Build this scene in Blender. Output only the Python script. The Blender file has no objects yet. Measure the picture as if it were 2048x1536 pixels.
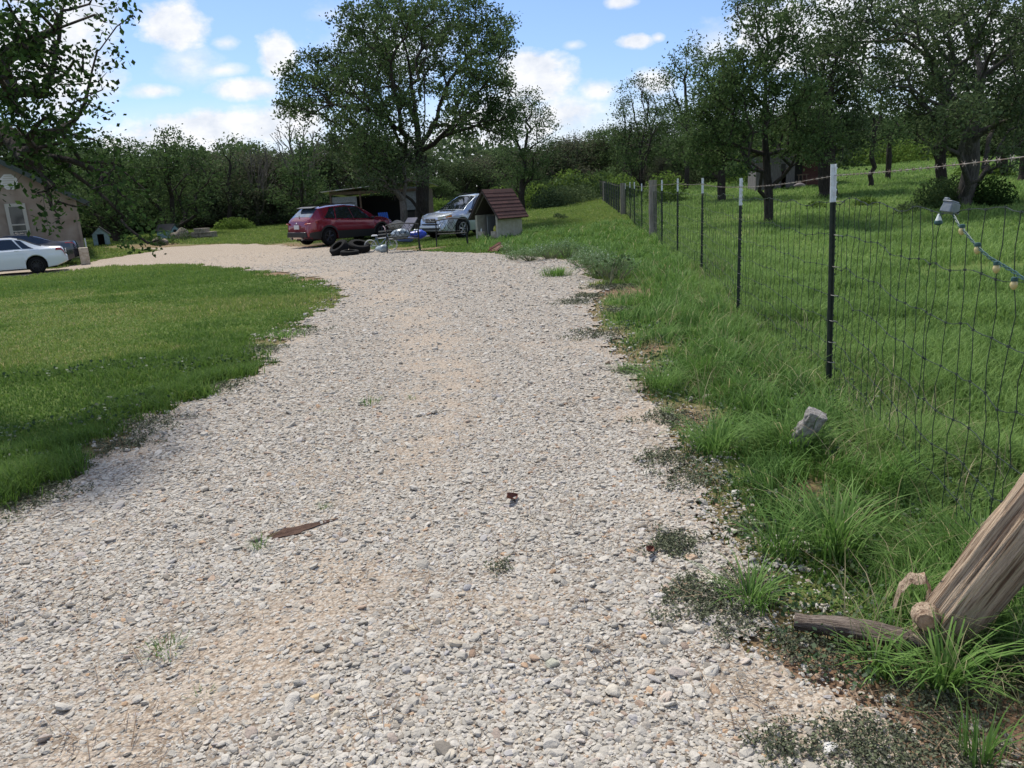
import bpy, math, random
import numpy as np
from mathutils import Vector, Matrix
random.seed(7); RNG = np.random.default_rng(7)
S = bpy.context.scene; COL = S.collection
# ---------------------------------------------------------------- camera
FPX, PITCH, ROLL, CAMH = 1500.0, math.radians(14.0), 0.050, 1.55
fw = np.array([0, math.cos(PITCH), -math.sin(PITCH)])
_r0 = np.array([1.0, 0, 0]); _u0 = np.array([0, math.sin(PITCH), math.cos(PITCH)])
rt = math.cos(ROLL)*_r0 - math.sin(ROLL)*_u0
up = math.sin(ROLL)*_r0 + math.cos(ROLL)*_u0
cam = bpy.data.cameras.new('camera'); camo = bpy.data.objects.new('camera', cam); COL.objects.link(camo)
cam.sensor_fit = 'HORIZONTAL'; cam.sensor_width = 36; cam.lens = 36*FPX/2048
cam.clip_start = 0.05; cam.clip_end = 3000
camo.matrix_world = Matrix(((rt[0], up[0], -fw[0], 0), (rt[1], up[1], -fw[1], 0), (rt[2], up[2], -fw[2], CAMH), (0, 0, 0, 1)))
S.camera = camo
# ---------------------------------------------------------------- sun, sky
SUN_EL, SUN_AZ = math.radians(60), math.radians(-28)      # azimuth from +Y towards +X
sd = Vector((math.sin(SUN_AZ)*math.cos(SUN_EL), math.cos(SUN_AZ)*math.cos(SUN_EL), math.sin(SUN_EL)))
sl = bpy.data.lights.new('sun', 'SUN'); sl.energy = 3.1; sl.angle = math.radians(7); sl.color = (1.0, 0.94, 0.84)
so = bpy.data.objects.new('sun', sl); COL.objects.link(so); so.rotation_euler = sd.to_track_quat('Z', 'Y').to_euler()
S.view_settings.view_transform = 'Standard'; S.view_settings.look = 'None'
S.view_settings.exposure = 0.62; S.view_settings.gamma = 1.0
S.render.engine = 'CYCLES'
S.cycles.max_bounces = 6; S.cycles.diffuse_bounces = 3; S.cycles.transmission_bounces = 4; S.cycles.transparent_max_bounces = 8
S.cycles.caustics_reflective = False; S.cycles.caustics_refractive = False
S.cycles.use_denoising = True

def pdir(px, py):
    d = fw*FPX + rt*(px-1024) + up*(768-py)
    return d/np.linalg.norm(d)

wd = bpy.data.worlds.new('World'); S.world = wd; wd.use_nodes = True
nt = wd.node_tree; N = nt.nodes; LK = nt.links
for n in list(N): N.remove(n)
def wn(t, **k):
    n = N.new(t)
    for a, b in k.items(): setattr(n, a, b)
    return n
def wmath(op, a, b=None, clamp=False):
    n = N.new('ShaderNodeMath'); n.operation = op; n.use_clamp = clamp
    for i, v in enumerate((a, b)):
        if v is None: continue
        if isinstance(v, (int, float)): n.inputs[i].default_value = v
        else: LK.new(v, n.inputs[i])
    return n.outputs[0]
out = wn('ShaderNodeOutputWorld'); bg = wn('ShaderNodeBackground'); bg.inputs[1].default_value = 0.10
sky = wn('ShaderNodeTexSky', sky_type='NISHITA', sun_disc=False, sun_elevation=SUN_EL, sun_rotation=SUN_AZ)
sky.air_density = 1.0; sky.dust_density = 0.6; sky.ozone_density = 1.6
tc = wn('ShaderNodeTexCoord'); sp = wn('ShaderNodeSeparateXYZ'); LK.new(tc.outputs['Generated'], sp.inputs[0])
yy = wmath('MAXIMUM', sp.outputs[1], 0.05)
U0 = wmath('DIVIDE', sp.outputs[0], yy); V0 = wmath('DIVIDE', sp.outputs[2], yy)
cmb = wn('ShaderNodeCombineXYZ'); LK.new(U0, cmb.inputs[0]); LK.new(wmath('MULTIPLY', V0, 1.5), cmb.inputs[1])
def wnoise(scale, detail, rough, vec):
    n = wn('ShaderNodeTexNoise'); n.inputs['Scale'].default_value = scale; n.inputs['Detail'].default_value = detail
    n.inputs['Roughness'].default_value = rough; LK.new(vec, n.inputs['Vector']); return n.outputs['Fac']
n1 = wnoise(9.0, 8, 0.62, cmb.outputs[0]); n2 = wnoise(26.0, 6, 0.6, cmb.outputs[0])
offs = wmath('ADD', wmath('MULTIPLY', wmath('SUBTRACT', n1, 0.5), 2.4), wmath('MULTIPLY', wmath('SUBTRACT', n2, 0.5), 0.9))
# cumulus clouds as soft ellipses (centre and radii in direction space), edges broken by noise
CL = [(350,55,75,50,1.0),(375,130,75,45,.35),(555,108,42,48,.95),(485,178,75,22,.75),(450,86,30,14,.4),(310,183,60,16,.55),
      (440,140,60,14,.45),(370,270,200,52,1.0),(120,130,110,110,.85),(150,40,80,60,.6),(30,90,90,120,.9),(1060,135,85,40,1.0),(1075,165,90,50,.95),
      (1140,225,120,50,.6),(1195,182,50,28,.8),(1000,250,150,70,.75),(1275,82,36,15,.9),(1315,75,16,10,.5),(1240,6,30,12,.6),
      (1145,90,24,10,.35),(1300,165,50,26,.6),(1560,70,120,80,.95),(1690,60,130,120,.9),(1900,90,200,150,.9),(2100,160,200,150,.8),(1430,90,70,50,.35),
      (690,165,50,40,.45),(560,260,120,50,.8),(780,100,180,90,.35),(900,290,200,40,.75),(1640,240,200,60,.5),(660,30,60,14,.2)]
dens = None
for (cx, cy, rx, ry, a) in CL:
    d = pdir(cx, cy); u0, v0 = d[0]/d[1], d[2]/d[1]
    du = wmath('MULTIPLY', wmath('SUBTRACT', U0, float(u0)), 1500/rx*1.05); dv = wmath('MULTIPLY', wmath('SUBTRACT', V0, float(v0)), 1500/ry*1.05)
    q = wmath('SQRT', wmath('ADD', wmath('MULTIPLY', du, du), wmath('MULTIPLY', dv, dv)))
    m = wmath('MULTIPLY', wmath('SUBTRACT', 1.08, q), 1.0)
    m = wmath('MULTIPLY', wmath('ADD', wmath('MULTIPLY', m, 1.2), offs), a, False)
    dens = m if dens is None else wmath('MAXIMUM', dens, m)
# thin haze of cloud low over the horizon and clouds elsewhere in the sky
low = wmath('SUBTRACT', 0.62, wmath('MULTIPLY', wmath('ABSOLUTE', wmath('SUBTRACT', V0, 0.02)), 5.2))
dens = wmath('MAXIMUM', dens, low)
cn = wnoise(2.2, 8, 0.6, tc.outputs['Generated'])
back = wmath('MULTIPLY', wmath('SUBTRACT', cn, 0.50), 6.0)
up_m = wmath('GREATER_THAN', V0, 0.55)
beh = wmath('MAXIMUM', up_m, wmath('LESS_THAN', sp.outputs[1], 0.06))
dens = wmath('MAXIMUM', dens, wmath('MULTIPLY', back, beh))
fac = wmath('MULTIPLY', wmath('MULTIPLY', dens, 1.9, True), 0.96)
cr = wn('ShaderNodeValToRGB'); LK.new(n2, cr.inputs[0])
cr.color_ramp.elements[0].position = 0.25; cr.color_ramp.elements[0].color = (4.7, 5.1, 5.8, 1)
cr.color_ramp.elements[1].position = 0.62; cr.color_ramp.elements[1].color = (6.8, 6.8, 6.9, 1)
gain = wn('ShaderNodeMix', data_type='RGBA', blend_type='MULTIPLY'); gain.inputs[0].default_value = 1.0
LK.new(sky.outputs[0], gain.inputs[6]); gain.inputs[7].default_value = (0.72, 0.82, 1.03, 1)
mx = wn('ShaderNodeMix', data_type='RGBA'); LK.new(fac, mx.inputs[0]); LK.new(gain.outputs[2], mx.inputs[6]); LK.new(cr.outputs[0], mx.inputs[7])
LK.new(mx.outputs[2], bg.inputs[0]); LK.new(bg.outputs[0], out.inputs[0])

# ---------------------------------------------------------------- terrain
def sst(a, b, t):
    t = np.clip((np.asarray(t, float)-a)/(b-a), 0, 1); return t*t*(3-2*t)
def T(x, y):
    x = np.asarray(x, float); y = np.asarray(y, float)
    u = x-(1.5+0.125*y)
    d = np.hypot(x, y)
    ramp = 5*np.log1p(np.exp(np.clip((d-20)/5, -30, 30)))
    z = 0.042*np.minimum(ramp, 90)*sst(-14, 16, u)*sst(2, 20, y)
    z = z+0.009*np.clip(y-34, 0, 200)
    z = z-0.44*np.exp(-(((x+21)/13)**2+((y-29)/12)**2))
    z = z+0.035*np.sin(x*0.55+1)*np.sin(y*0.43+2)*sst(3, 9, d)
    return z
def G(px, py):
    d = pdir(px, py); t = 0.5
    for k in range(4000):
        p = np.array([0, 0, CAMH])+d*t
        h = p[2]-float(T(p[0], p[1]))
        if h < 0.0005 or t > 600: break
        t += max(0.004, h*0.5)
    return Vector((p[0], p[1], float(T(p[0], p[1]))))
def at(px, py, D):           # the point D metres away (along the ground) seen at a pixel
    d = pdir(px, py); h = math.hypot(d[0], d[1]); t = D/h
    return Vector((d[0]*t, d[1]*t, CAMH+d[2]*t))
def onground(px, D):         # ground point in the vertical plane of pixel column px at distance D
    y = 394-(px-1024)*0.05+CAMH*1500/D
    for _ in range(30):
        p = at(px, y, D); y += (p.z-float(T(p.x, p.y)))*1500/D*0.9
    return Vector((p.x, p.y, float(T(p.x, p.y))))
# numpy value noise
_perm = RNG.random((256, 256))
def vnoise(x, y):
    xi = np.floor(x).astype(int); yi = np.floor(y).astype(int); fx = x-xi; fy = y-yi
    fx = fx*fx*(3-2*fx); fy = fy*fy*(3-2*fy)
    g = lambda a, b: _perm[a & 255, b & 255]
    return (g(xi, yi)*(1-fx)+g(xi+1, yi)*fx)*(1-fy)+(g(xi, yi+1)*(1-fx)+g(xi+1, yi+1)*fx)*fy
def fbm(x, y, s, o=4):
    v = 0; a = .5; f = 1/s; t = 0
    for k in range(o): v = v+a*vnoise(x*f+17.3*k, y*f+5.1*k); t += a; a *= .5; f *= 2.1
    return v/t
# ---------------------------------------------------------------- helpers
def link(o, parent=None):
    COL.objects.link(o)
    if parent is not None: o.parent = parent
    return o
def tag(o, label=None, cat=None, group=None, kind=None):
    if label: o['label'] = label
    if cat: o['category'] = cat
    if group: o['group'] = group
    if kind: o['kind'] = kind
    return o
def empty(name, loc, rz=0.0, label=None, cat=None, group=None):
    o = bpy.data.objects.new(name, None); COL.objects.link(o); o.location = loc; o.rotation_euler = (0, 0, rz); o.empty_display_size = .2
    return tag(o, label, cat, group)
def npmesh(name, V, F4=None, F3=None, mat=None, attrs=None, smooth=False, parent=None):
    me = bpy.data.meshes.new(name); V = np.asarray(V, np.float32).reshape(-1, 3)
    me.vertices.add(len(V)); me.vertices.foreach_set('co', V.ravel())
    F4 = np.zeros((0, 4), np.int32) if F4 is None else np.asarray(F4, np.int32); F3 = np.zeros((0, 3), np.int32) if F3 is None else np.asarray(F3, np.int32)
    nl = F4.size+F3.size; me.loops.add(nl)
    me.loops.foreach_set('vertex_index', np.concatenate([F4.ravel(), F3.ravel()]).astype(np.int32))
    me.polygons.add(len(F4)+len(F3))
    st = np.concatenate([np.arange(len(F4))*4, F4.size+np.arange(len(F3))*3]).astype(np.int32)
    me.polygons.foreach_set('loop_start', st)
    try: me.polygons.foreach_set('loop_total', np.concatenate([np.full(len(F4), 4), np.full(len(F3), 3)]).astype(np.int32))
    except Exception: pass
    if smooth: me.polygons.foreach_set('use_smooth', np.ones(len(F4)+len(F3), bool))
    else: me.polygons.foreach_set('use_smooth', np.zeros(len(F4)+len(F3), bool))
    for k, a in (attrs or {}).items():
        at_ = me.attributes.new(k, 'FLOAT', 'POINT'); at_.data.foreach_set('value', np.asarray(a, np.float32))
    me.update(calc_edges=True)
    if mat: me.materials.append(mat)
    return link(bpy.data.objects.new(name, me), parent)
class MB:
    def __init__(s): s.v = []; s.f = []
    def add(s, vs, fs):
        n = len(s.v); s.v += [tuple(map(float, v)) for v in vs]; s.f += [tuple(n+i for i in f) for f in fs]; return s
    def box(s, c, d, M=None, taper=0.0):
        x, y, z = d[0]/2, d[1]/2, d[2]/2; k = 1-taper
        vs = [Vector((a*x, b*y, -z)) for a, b in ((-1,-1),(1,-1),(1,1),(-1,1))]+[Vector((a*x*k, b*y*k, z)) for a, b in ((-1,-1),(1,-1),(1,1),(-1,1))]
        if M is not None: vs = [M @ v for v in vs]
        vs = [v+Vector(c) for v in vs]
        return s.add(vs, [(0,3,2,1),(4,5,6,7),(0,1,5,4),(1,2,6,5),(2,3,7,6),(3,0,4,7)])
    def tube(s, pts, r, n=8, cap=True, flat=1.0):
        pts = [Vector(p) for p in pts]; rs = r if isinstance(r, (list, tuple)) else [r]*len(pts)
        rings = []; pu = None
        for i, p in enumerate(pts):
            d = (pts[min(i+1, len(pts)-1)]-pts[max(i-1, 0)])
            d = d.normalized() if d.length > 1e-9 else Vector((0, 0, 1))
            if pu is None: pu = d.orthogonal().normalized()
            pu = (pu-d*pu.dot(d)); pu = pu.normalized() if pu.length > 1e-6 else d.orthogonal().normalized()
            w = d.cross(pu)
            rings.append([p+(pu*math.cos(a)+w*math.sin(a)*flat)*rs[i] for a in [2*math.pi*k/n for k in range(n)]])
        n0 = len(s.v); s.v += [tuple(v) for rg in rings for v in rg]
        for i in range(len(pts)-1):
            for k in range(n):
                a = n0+i*n+k; b = n0+i*n+(k+1) % n; s.f.append((a, b, b+n, a+n))
        if cap:
            s.f.append(tuple(n0+k for k in reversed(range(n)))); s.f.append(tuple(n0+(len(pts)-1)*n+k for k in range(n)))
        return s
    def lathe(s, prof, axis='Z', n=24, c=(0,0,0), M=None):
        vs = []
        for (r, h) in prof:
            for k in range(n):
                a = 2*math.pi*k/n; v = Vector((r*math.cos(a), r*math.sin(a), h))
                if axis == 'Y': v = Vector((v.x, v.z, v.y))
                if M is not None: v = M @ v
                vs.append(v+Vector(c))
        fs = [(i*n+k, i*n+(k+1) % n, (i+1)*n+(k+1) % n, (i+1)*n+k) for i in range(len(prof)-1) for k in range(n)]
        return s.add(vs, fs)
    def prism(s, poly, ax, h0, h1):   # polygon of 2D points extruded along axis 'x','y','z'
        def P(u, v, h): return {'x': (h, u, v), 'y': (u, h, v), 'z': (u, v, h)}[ax]
        n = len(poly); vs = [P(u, v, h0) for u, v in poly]+[P(u, v, h1) for u, v in poly]
        return s.add(vs, [tuple(range(n))[::-1], tuple(range(n, 2*n))]+[(i, (i+1) % n, n+(i+1) % n, n+i) for i in range(n)])
    def grid(s, fn, us, vs_):
        a = len(us); b = len(vs_)
        return s.add([fn(u, v) for u in us for v in vs_], [(i*b+j, (i+1)*b+j, (i+1)*b+j+1, i*b+j+1) for i in range(a-1) for j in range(b-1)])
    def build(s, name, mat, parent=None, smooth=False, bevel=0, ang=40):
        me = bpy.data.meshes.new(name); me.from_pydata(s.v, [], s.f); me.update()
        if mat: me.materials.append(mat)
        if smooth:
            for p in me.polygons: p.use_smooth = True
            try: me.set_sharp_from_angle(angle=math.radians(ang))
            except Exception: pass
        o = link(bpy.data.objects.new(name, me), parent)
        if bevel:
            b = o.modifiers.new('bevel', 'BEVEL'); b.width = bevel; b.segments = 2; b.limit_method = 'ANGLE'
        return o
def copy_tree(o, parent=None):
    c = o.copy(); COL.objects.link(c); c.parent = parent
    for ch in list(o.children): copy_tree(ch, c)
    return c
# ---------------------------------------------------------------- materials
def mat(name, col, rough=.8, metal=0, noise=None, bump=0, coat=0, attr=None, trans=0, stretch=None, spec=None):
    """noise=(scale, colour2, detail); attr=(attribute, [(pos, colour)...]); trans=translucent share"""
    m = bpy.data.materials.new(name); m.use_nodes = True; t = m.node_tree; b = t.nodes['Principled BSDF']
    b.inputs['Base Color'].default_value = (*col, 1); b.inputs['Roughness'].default_value = rough; b.inputs['Metallic'].default_value = metal
    if coat: b.inputs['Coat Weight'].default_value = coat
    if spec is not None: b.inputs['Specular IOR Level'].default_value = spec
    src = None
    if attr:
        a = t.nodes.new('ShaderNodeAttribute'); a.attribute_name = attr[0]
        r = t.nodes.new('ShaderNodeValToRGB'); e = r.color_ramp.elements
        while len(e) < len(attr[1]): e.new(.5)
        for k, (p, c) in enumerate(attr[1]): e[k].position = p; e[k].color = (*c, 1)
        t.links.new(a.outputs['Fac'], r.inputs[0]); src = r.outputs[0]
    if noise or bump:
        tc = t.nodes.new('ShaderNodeTexCoord'); vec = tc.outputs['Object']
        if stretch:
            mp = t.nodes.new('ShaderNodeMapping'); mp.inputs['Scale'].default_value = stretch; t.links.new(vec, mp.inputs[0]); vec = mp.outputs[0]
        nz = t.nodes.new('ShaderNodeTexNoise'); nz.inputs['Scale'].default_value = noise[0] if noise else 20
        nz.inputs['Detail'].default_value = noise[2] if noise and len(noise) > 2 else 6; nz.inputs['Roughness'].default_value = .65
        t.links.new(vec, nz.inputs['Vector'])
        if noise and noise[1] is not None:
            r = t.nodes.new('ShaderNodeValToRGB'); r.color_ramp.elements[0].position = .38; r.color_ramp.elements[1].position = .62
            t.links.new(nz.outputs['Fac'], r.inputs[0])
            mx = t.nodes.new('ShaderNodeMix'); mx.data_type = 'RGBA'; t.links.new(r.outputs[0], mx.inputs[0])
            if src: t.links.new(src, mx.inputs[6])
            else: mx.inputs[6].default_value = (*col, 1)
            mx.inputs[7].default_value = (*noise[1], 1); src = mx.outputs[2]
        if bump:
            bp = t.nodes.new('ShaderNodeBump'); bp.inputs['Strength'].default_value = bump; bp.inputs['Distance'].default_value = .03
            t.links.new(nz.outputs['Fac'], bp.inputs['Height']); t.links.new(bp.outputs[0], b.inputs['Normal'])
    if src: t.links.new(src, b.inputs['Base Color'])
    if trans:
        tr = t.nodes.new('ShaderNodeBsdfTranslucent'); ms = t.nodes.new('ShaderNodeMixShader'); ms.inputs[0].default_value = trans
        if src: t.links.new(src, tr.inputs[0])
        else: tr.inputs[0].default_value = (*col, 1)
        o = t.nodes['Material Output']; t.links.new(b.outputs[0], ms.inputs[1]); t.links.new(tr.outputs[0], ms.inputs[2]); t.links.new(ms.outputs[0], o.inputs[0])
    return m
def setin(node, k, v): node.inputs[k].default_value = v
# ================================================================ ground and driveway
DRV_PX = [(0,1025),(100,965),(160,920),(230,885),(300,830),(400,790),(480,755),(535,720),(540,690),(560,670),(610,655),
 (660,612),(676,580),(650,562),(600,550),(520,541),(430,532),(330,529),(230,532),(150,541),(60,551),(-150,562),(-150,545),(120,537),(200,520),(260,510),
 (310,503),(330,499),(240,497),(200,495),(250,488),(330,486),(480,488),(560,490),(600,495),(700,496),(770,500),(850,503),(900,505),(1000,508),
 (1060,513),(1130,519),(1170,536),(1190,560),(1200,600),(1195,640),(1225,700),(1280,760),(1325,830),(1360,900),(1400,980),(1450,1050),(1490,1120),
 (1550,1200),(1630,1290),(1740,1390),(1850,1480),(1950,1560)]
drv = [tuple(G(a, b))[:2] for a, b in DRV_PX]
drv = np.array(drv+[(1.15, 0.9), (0.9, -4.0), (-6.0, -4.0), (-4.5, 1.5), (-3.3, 2.4)])
def inside(poly, x, y):
    r = np.zeros(x.shape, bool); n = len(poly)
    for i in range(n):
        x1, y1 = poly[i]; x2, y2 = poly[(i+1) % n]
        if y1 == y2: continue
        c = ((y1 > y) != (y2 > y)) & (x < (x2-x1)*(y-y1)/(y2-y1)+x1); r ^= c
    return r
def pdist(poly, x, y):
    best = np.full(x.shape, 1e9); n = len(poly)
    for i in range(n):
        x1, y1 = poly[i]; x2, y2 = poly[(i+1) % n]; dx, dy = x2-x1, y2-y1
        t = np.clip(((x-x1)*dx+(y-y1)*dy)/(dx*dx+dy*dy+1e-12), 0, 1)
        best = np.minimum(best, (x-x1-t*dx)**2+(y-y1-t*dy)**2)
    return np.sqrt(best)
# signed distance to the drive edge, baked on a grid in (x, y) for speed: positive inside
GX0, GX1, GY0, GY1, GS = -32.0, 14.0, -5.0, 45.0, 0.06
_gx = np.arange(GX0, GX1, GS); _gy = np.arange(GY0, GY1, GS); _XX, _YY = np.meshgrid(_gx, _gy, indexing='ij')
_SD = np.where(inside(drv, _XX, _YY), 1, -1)*pdist(drv, _XX, _YY)
def SD(x, y):
    fx = np.clip((np.asarray(x)-GX0)/GS, 0, len(_gx)-2); fy = np.clip((np.asarray(y)-GY0)/GS, 0, len(_gy)-2)
    i = fx.astype(int); j = fy.astype(int); a = fx-i; b = fy-j
    v = (_SD[i, j]*(1-a)+_SD[i+1, j]*a)*(1-b)+(_SD[i, j+1]*(1-a)+_SD[i+1, j+1]*a)*b
    d = np.hypot(x, y)
    rag = (fbm(x, y, .55)-.5)*.75+(fbm(x+9, y, .16, 3)-.5)*.30
    return np.where((x < GX0) | (x > GX1) | (y > GY1) | (y < GY0), -9.0, v+rag)
def spot(px, py, r, stretch=1.0):
    p = G(px, py); return (p.x, p.y, r)
# bare soil patches: under the red car and the benches, along the verge, in the drive
SOIL = [spot(620,491,1.6), spot(680,492,1.5), spot(560,490,1.2), spot(800,497,.9), spot(860,497,.7), spot(640,555,.5), spot(570,545,.6),
        spot(230,895,.28), spot(560,680,.28), spot(1340,830,.35), spot(1620,985,.16), spot(1700,1390,.34), spot(1850,1450,.28), spot(1990,1460,.3), spot(500,1330,.22), spot(400,1420,.14), spot(1230,580,.5), spot(1300,700,.25), spot(590,1058,.10)]
def soil(x, y):
    s = np.zeros(np.shape(x))
    for (a, b, r) in SOIL: s = np.maximum(s, np.clip(1.5-np.hypot(x-a, (y-b))/r, 0, 1))
    return np.clip(s*1.3+(fbm(x, y, .4, 3)-.5)*1.2*(s > 0), 0, 1)
def axis(lo, hi, s0, k):
    a = [0.0]
    while a[-1] < hi: a.append(a[-1]+s0+k*a[-1])
    b = [0.0]
    while b[-1] > lo: b.append(b[-1]-s0-k*abs(b[-1]))
    return np.array(b[:0:-1]+a)
def sheet(name, xs, ys, m, zoff=0, keep=None, attrs=None, smooth=True):
    X, Y = np.meshgrid(xs, ys, indexing='ij'); Z = T(X, Y)+(zoff(X, Y) if callable(zoff) else zoff)
    idx = np.arange(X.size).reshape(X.shape)
    F = np.stack([idx[:-1, :-1], idx[1:, :-1], idx[1:, 1:], idx[:-1, 1:]], -1).reshape(-1, 4)
    if keep is not None:
        kx = (X[:-1, :-1]+X[1:, 1:])/2; ky = (Y[:-1, :-1]+Y[1:, 1:])/2
        F = F[keep(kx, ky).ravel()]
        used = np.unique(F); re = np.full(X.size, -1); re[used] = np.arange(len(used)); F = re[F]
    else: used = np.arange(X.size)
    V = np.stack([X.ravel(), Y.ravel(), Z.ravel()], 1)[used]
    A = {k: f(V[:, 0], V[:, 1]) for k, f in (attrs or {}).items()}
    return npmesh(name, V, F, None, m, A, smooth)
def nodes(m): return m.node_tree.nodes, m.node_tree.links
def gmat(name):              # the earth under the grass, green with grass where far off
    m = bpy.data.materials.new(name); m.use_nodes = True; n, l = nodes(m); b = n['Principled BSDF']; b.inputs['Roughness'].default_value = 1.0
    b.inputs['Specular IOR Level'].default_value = .1
    tc = n.new('ShaderNodeTexCoord')
    def nz(s, d=6):
        q = n.new('ShaderNodeTexNoise'); q.inputs['Scale'].default_value = s; q.inputs['Detail'].default_value = d; l.new(tc.outputs['Object'], q.inputs['Vector']); return q
    def ramp(src, els):
        r = n.new('ShaderNodeValToRGB'); e = r.color_ramp.elements
        while len(e) < len(els): e.new(.5)
        for k, (p, c) in enumerate(els): e[k].position = p; e[k].color = (*c, 1)
        l.new(src, r.inputs[0]); return r.outputs[0]
    def mix(f, a, c):
        x = n.new('ShaderNodeMix'); x.data_type = 'RGBA'; l.new(f, x.inputs[0]); l.new(a, x.inputs[6]); l.new(c, x.inputs[7]); return x.outputs[2]
    g1 = ramp(nz(.35).outputs[0], [(.35, (.075, .12, .028)), (.65, (.12, .165, .042))])
    g2 = ramp(nz(9, 8).outputs[0], [(.3, (.055, .09, .022)), (.7, (.13, .18, .05))])
    mg = n.new('ShaderNodeMix'); mg.data_type = 'RGBA'; mg.inputs[0].default_value = .5; l.new(g1, mg.inputs[6]); l.new(g2, mg.inputs[7])
    s1 = ramp(nz(14, 9).outputs[0], [(.3, (.10, .062, .038)), (.55, (.24, .155, .10)), (.75, (.42, .33, .25))])
    at_ = n.new('ShaderNodeAttribute'); at_.attribute_name = 'soil'
    l.new(mix(at_.outputs['Fac'], mg.outputs[2], s1), b.inputs['Base Color'])
    bp = n.new('ShaderNodeBump'); bp.inputs['Strength'].default_value = .6; bp.inputs['Distance'].default_value = .05
    l.new(nz(30, 6).outputs[0], bp.inputs['Height']); l.new(bp.outputs[0], b.inputs['Normal'])
    return m
M_ground = gmat('grassy_earth')
o = sheet('ground', axis(-900, 900, .16, .045), axis(-60, 1500, .16, .045), M_ground, -0.012,
          attrs={'soil': lambda x, y: np.maximum(soil(x, y), sst(-.35, -.02, SD(x, y))*.8)})
tag(o, kind='structure')
def drive_mat():
    m = bpy.data.materials.new('crushed_limestone'); m.use_nodes = True; n, l = nodes(m); b = n['Principled BSDF']; b.inputs['Roughness'].default_value = .95
    b.inputs['Specular IOR Level'].default_value = .15
    tc = n.new('ShaderNodeTexCoord')
    def vor(s, feat='F1'):
        v = n.new('ShaderNodeTexVoronoi'); v.feature = feat; v.inputs['Scale'].default_value = s
        w = n.new('ShaderNodeTexNoise'); w.inputs['Scale'].default_value = s*.9; l.new(tc.outputs['Object'], w.inputs['Vector'])
        a = n.new('ShaderNodeMix'); a.data_type = 'RGBA'; a.blend_type = 'LINEAR_LIGHT'; a.inputs[0].default_value = .35/s
        l.new(tc.outputs['Object'], a.inputs[6]); l.new(w.outputs['Color'], a.inputs[7]); l.new(a.outputs[2], v.inputs['Vector']); return v
    def ramp(src, els, interp='LINEAR'):
        r = n.new('ShaderNodeValToRGB'); r.color_ramp.interpolation = interp; e = r.color_ramp.elements
        while len(e) < len(els): e.new(.5)
        for k, (p, c) in enumerate(els): e[k].position = p; e[k].color = (*c, 1)
        l.new(src, r.inputs[0]); return r.outputs[0]
    v1 = vor(38); v2 = vor(90)
    sepr = n.new('ShaderNodeSeparateColor'); l.new(v1.outputs['Color'], sepr.inputs[0])
    c1 = ramp(sepr.outputs[0], [(0, (.15, .13, .105)), (.25, (.29, .265, .225)), (.5, (.385, .36, .315)), (.8, (.46, .43, .38)), (.93, (.43, .36, .265)), (1, (.52, .50, .455))])
    sep2 = n.new('ShaderNodeSeparateColor'); l.new(v2.outputs['Color'], sep2.inputs[0])
    c2 = ramp(sep2.outputs[0], [(0, (.10, .075, .055)), (.4, (.24, .195, .15)), (.8, (.36, .315, .26)), (1, (.46, .425, .365))])
    pick = ramp(v1.outputs['Distance'], [(.50, (0, 0, 0)), (.62, (1, 1, 1))])
    mx = n.new('ShaderNodeMix'); mx.data_type = 'RGBA'; l.new(pick, mx.inputs[0]); l.new(c1, mx.inputs[6]); l.new(c2, mx.inputs[7])
    # sandy wheel-worn bands and dirt
    nz = n.new('ShaderNodeTexNoise'); nz.inputs['Scale'].default_value = .9; nz.inputs['Detail'].default_value = 8; l.new(tc.outputs['Object'], nz.inputs['Vector'])
    at_ = n.new('ShaderNodeAttribute'); at_.attribute_name = 'sand'
    ad = n.new('ShaderNodeMath'); ad.operation = 'MULTIPLY'; l.new(at_.outputs['Fac'], ad.inputs[0]); ad.inputs[1].default_value = .85
    tan = ramp(sep2.outputs[1], [(0, (.24, .18, .125)), (.5, (.41, .335, .255)), (1, (.52, .455, .37))])
    mt = n.new('ShaderNodeMix'); mt.data_type = 'RGBA'; l.new(ad.outputs[0], mt.inputs[0]); l.new(mx.outputs[2], mt.inputs[6]); l.new(tan, mt.inputs[7])
    l.new(mt.outputs[2], b.inputs['Base Color'])
    h = n.new('ShaderNodeMath'); h.operation = 'ADD'; l.new(v1.outputs['Distance'], h.inputs[0])
    h2 = n.new('ShaderNodeMath'); h2.operation = 'MULTIPLY'; l.new(v2.outputs['Distance'], h2.inputs[0]); h2.inputs[1].default_value = .4; l.new(h2.outputs[0], h.inputs[1])
    bp = n.new('ShaderNodeBump'); bp.invert = True; bp.inputs['Strength'].default_value = .85; bp.inputs['Distance'].default_value = .018
    l.new(h.outputs[0], bp.inputs['Height']); l.new(bp.outputs[0], b.inputs['Normal'])
    return m
M_drive = drive_mat()
LANE = [G(*p) for p in ((200,1520),(480,1330),(690,1150),(850,880),(900,760),(840,650),(760,580),(600,530),(400,510),(200,528),(60,545))]
LANE = np.array([(p.x, p.y) for p in LANE])
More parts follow.
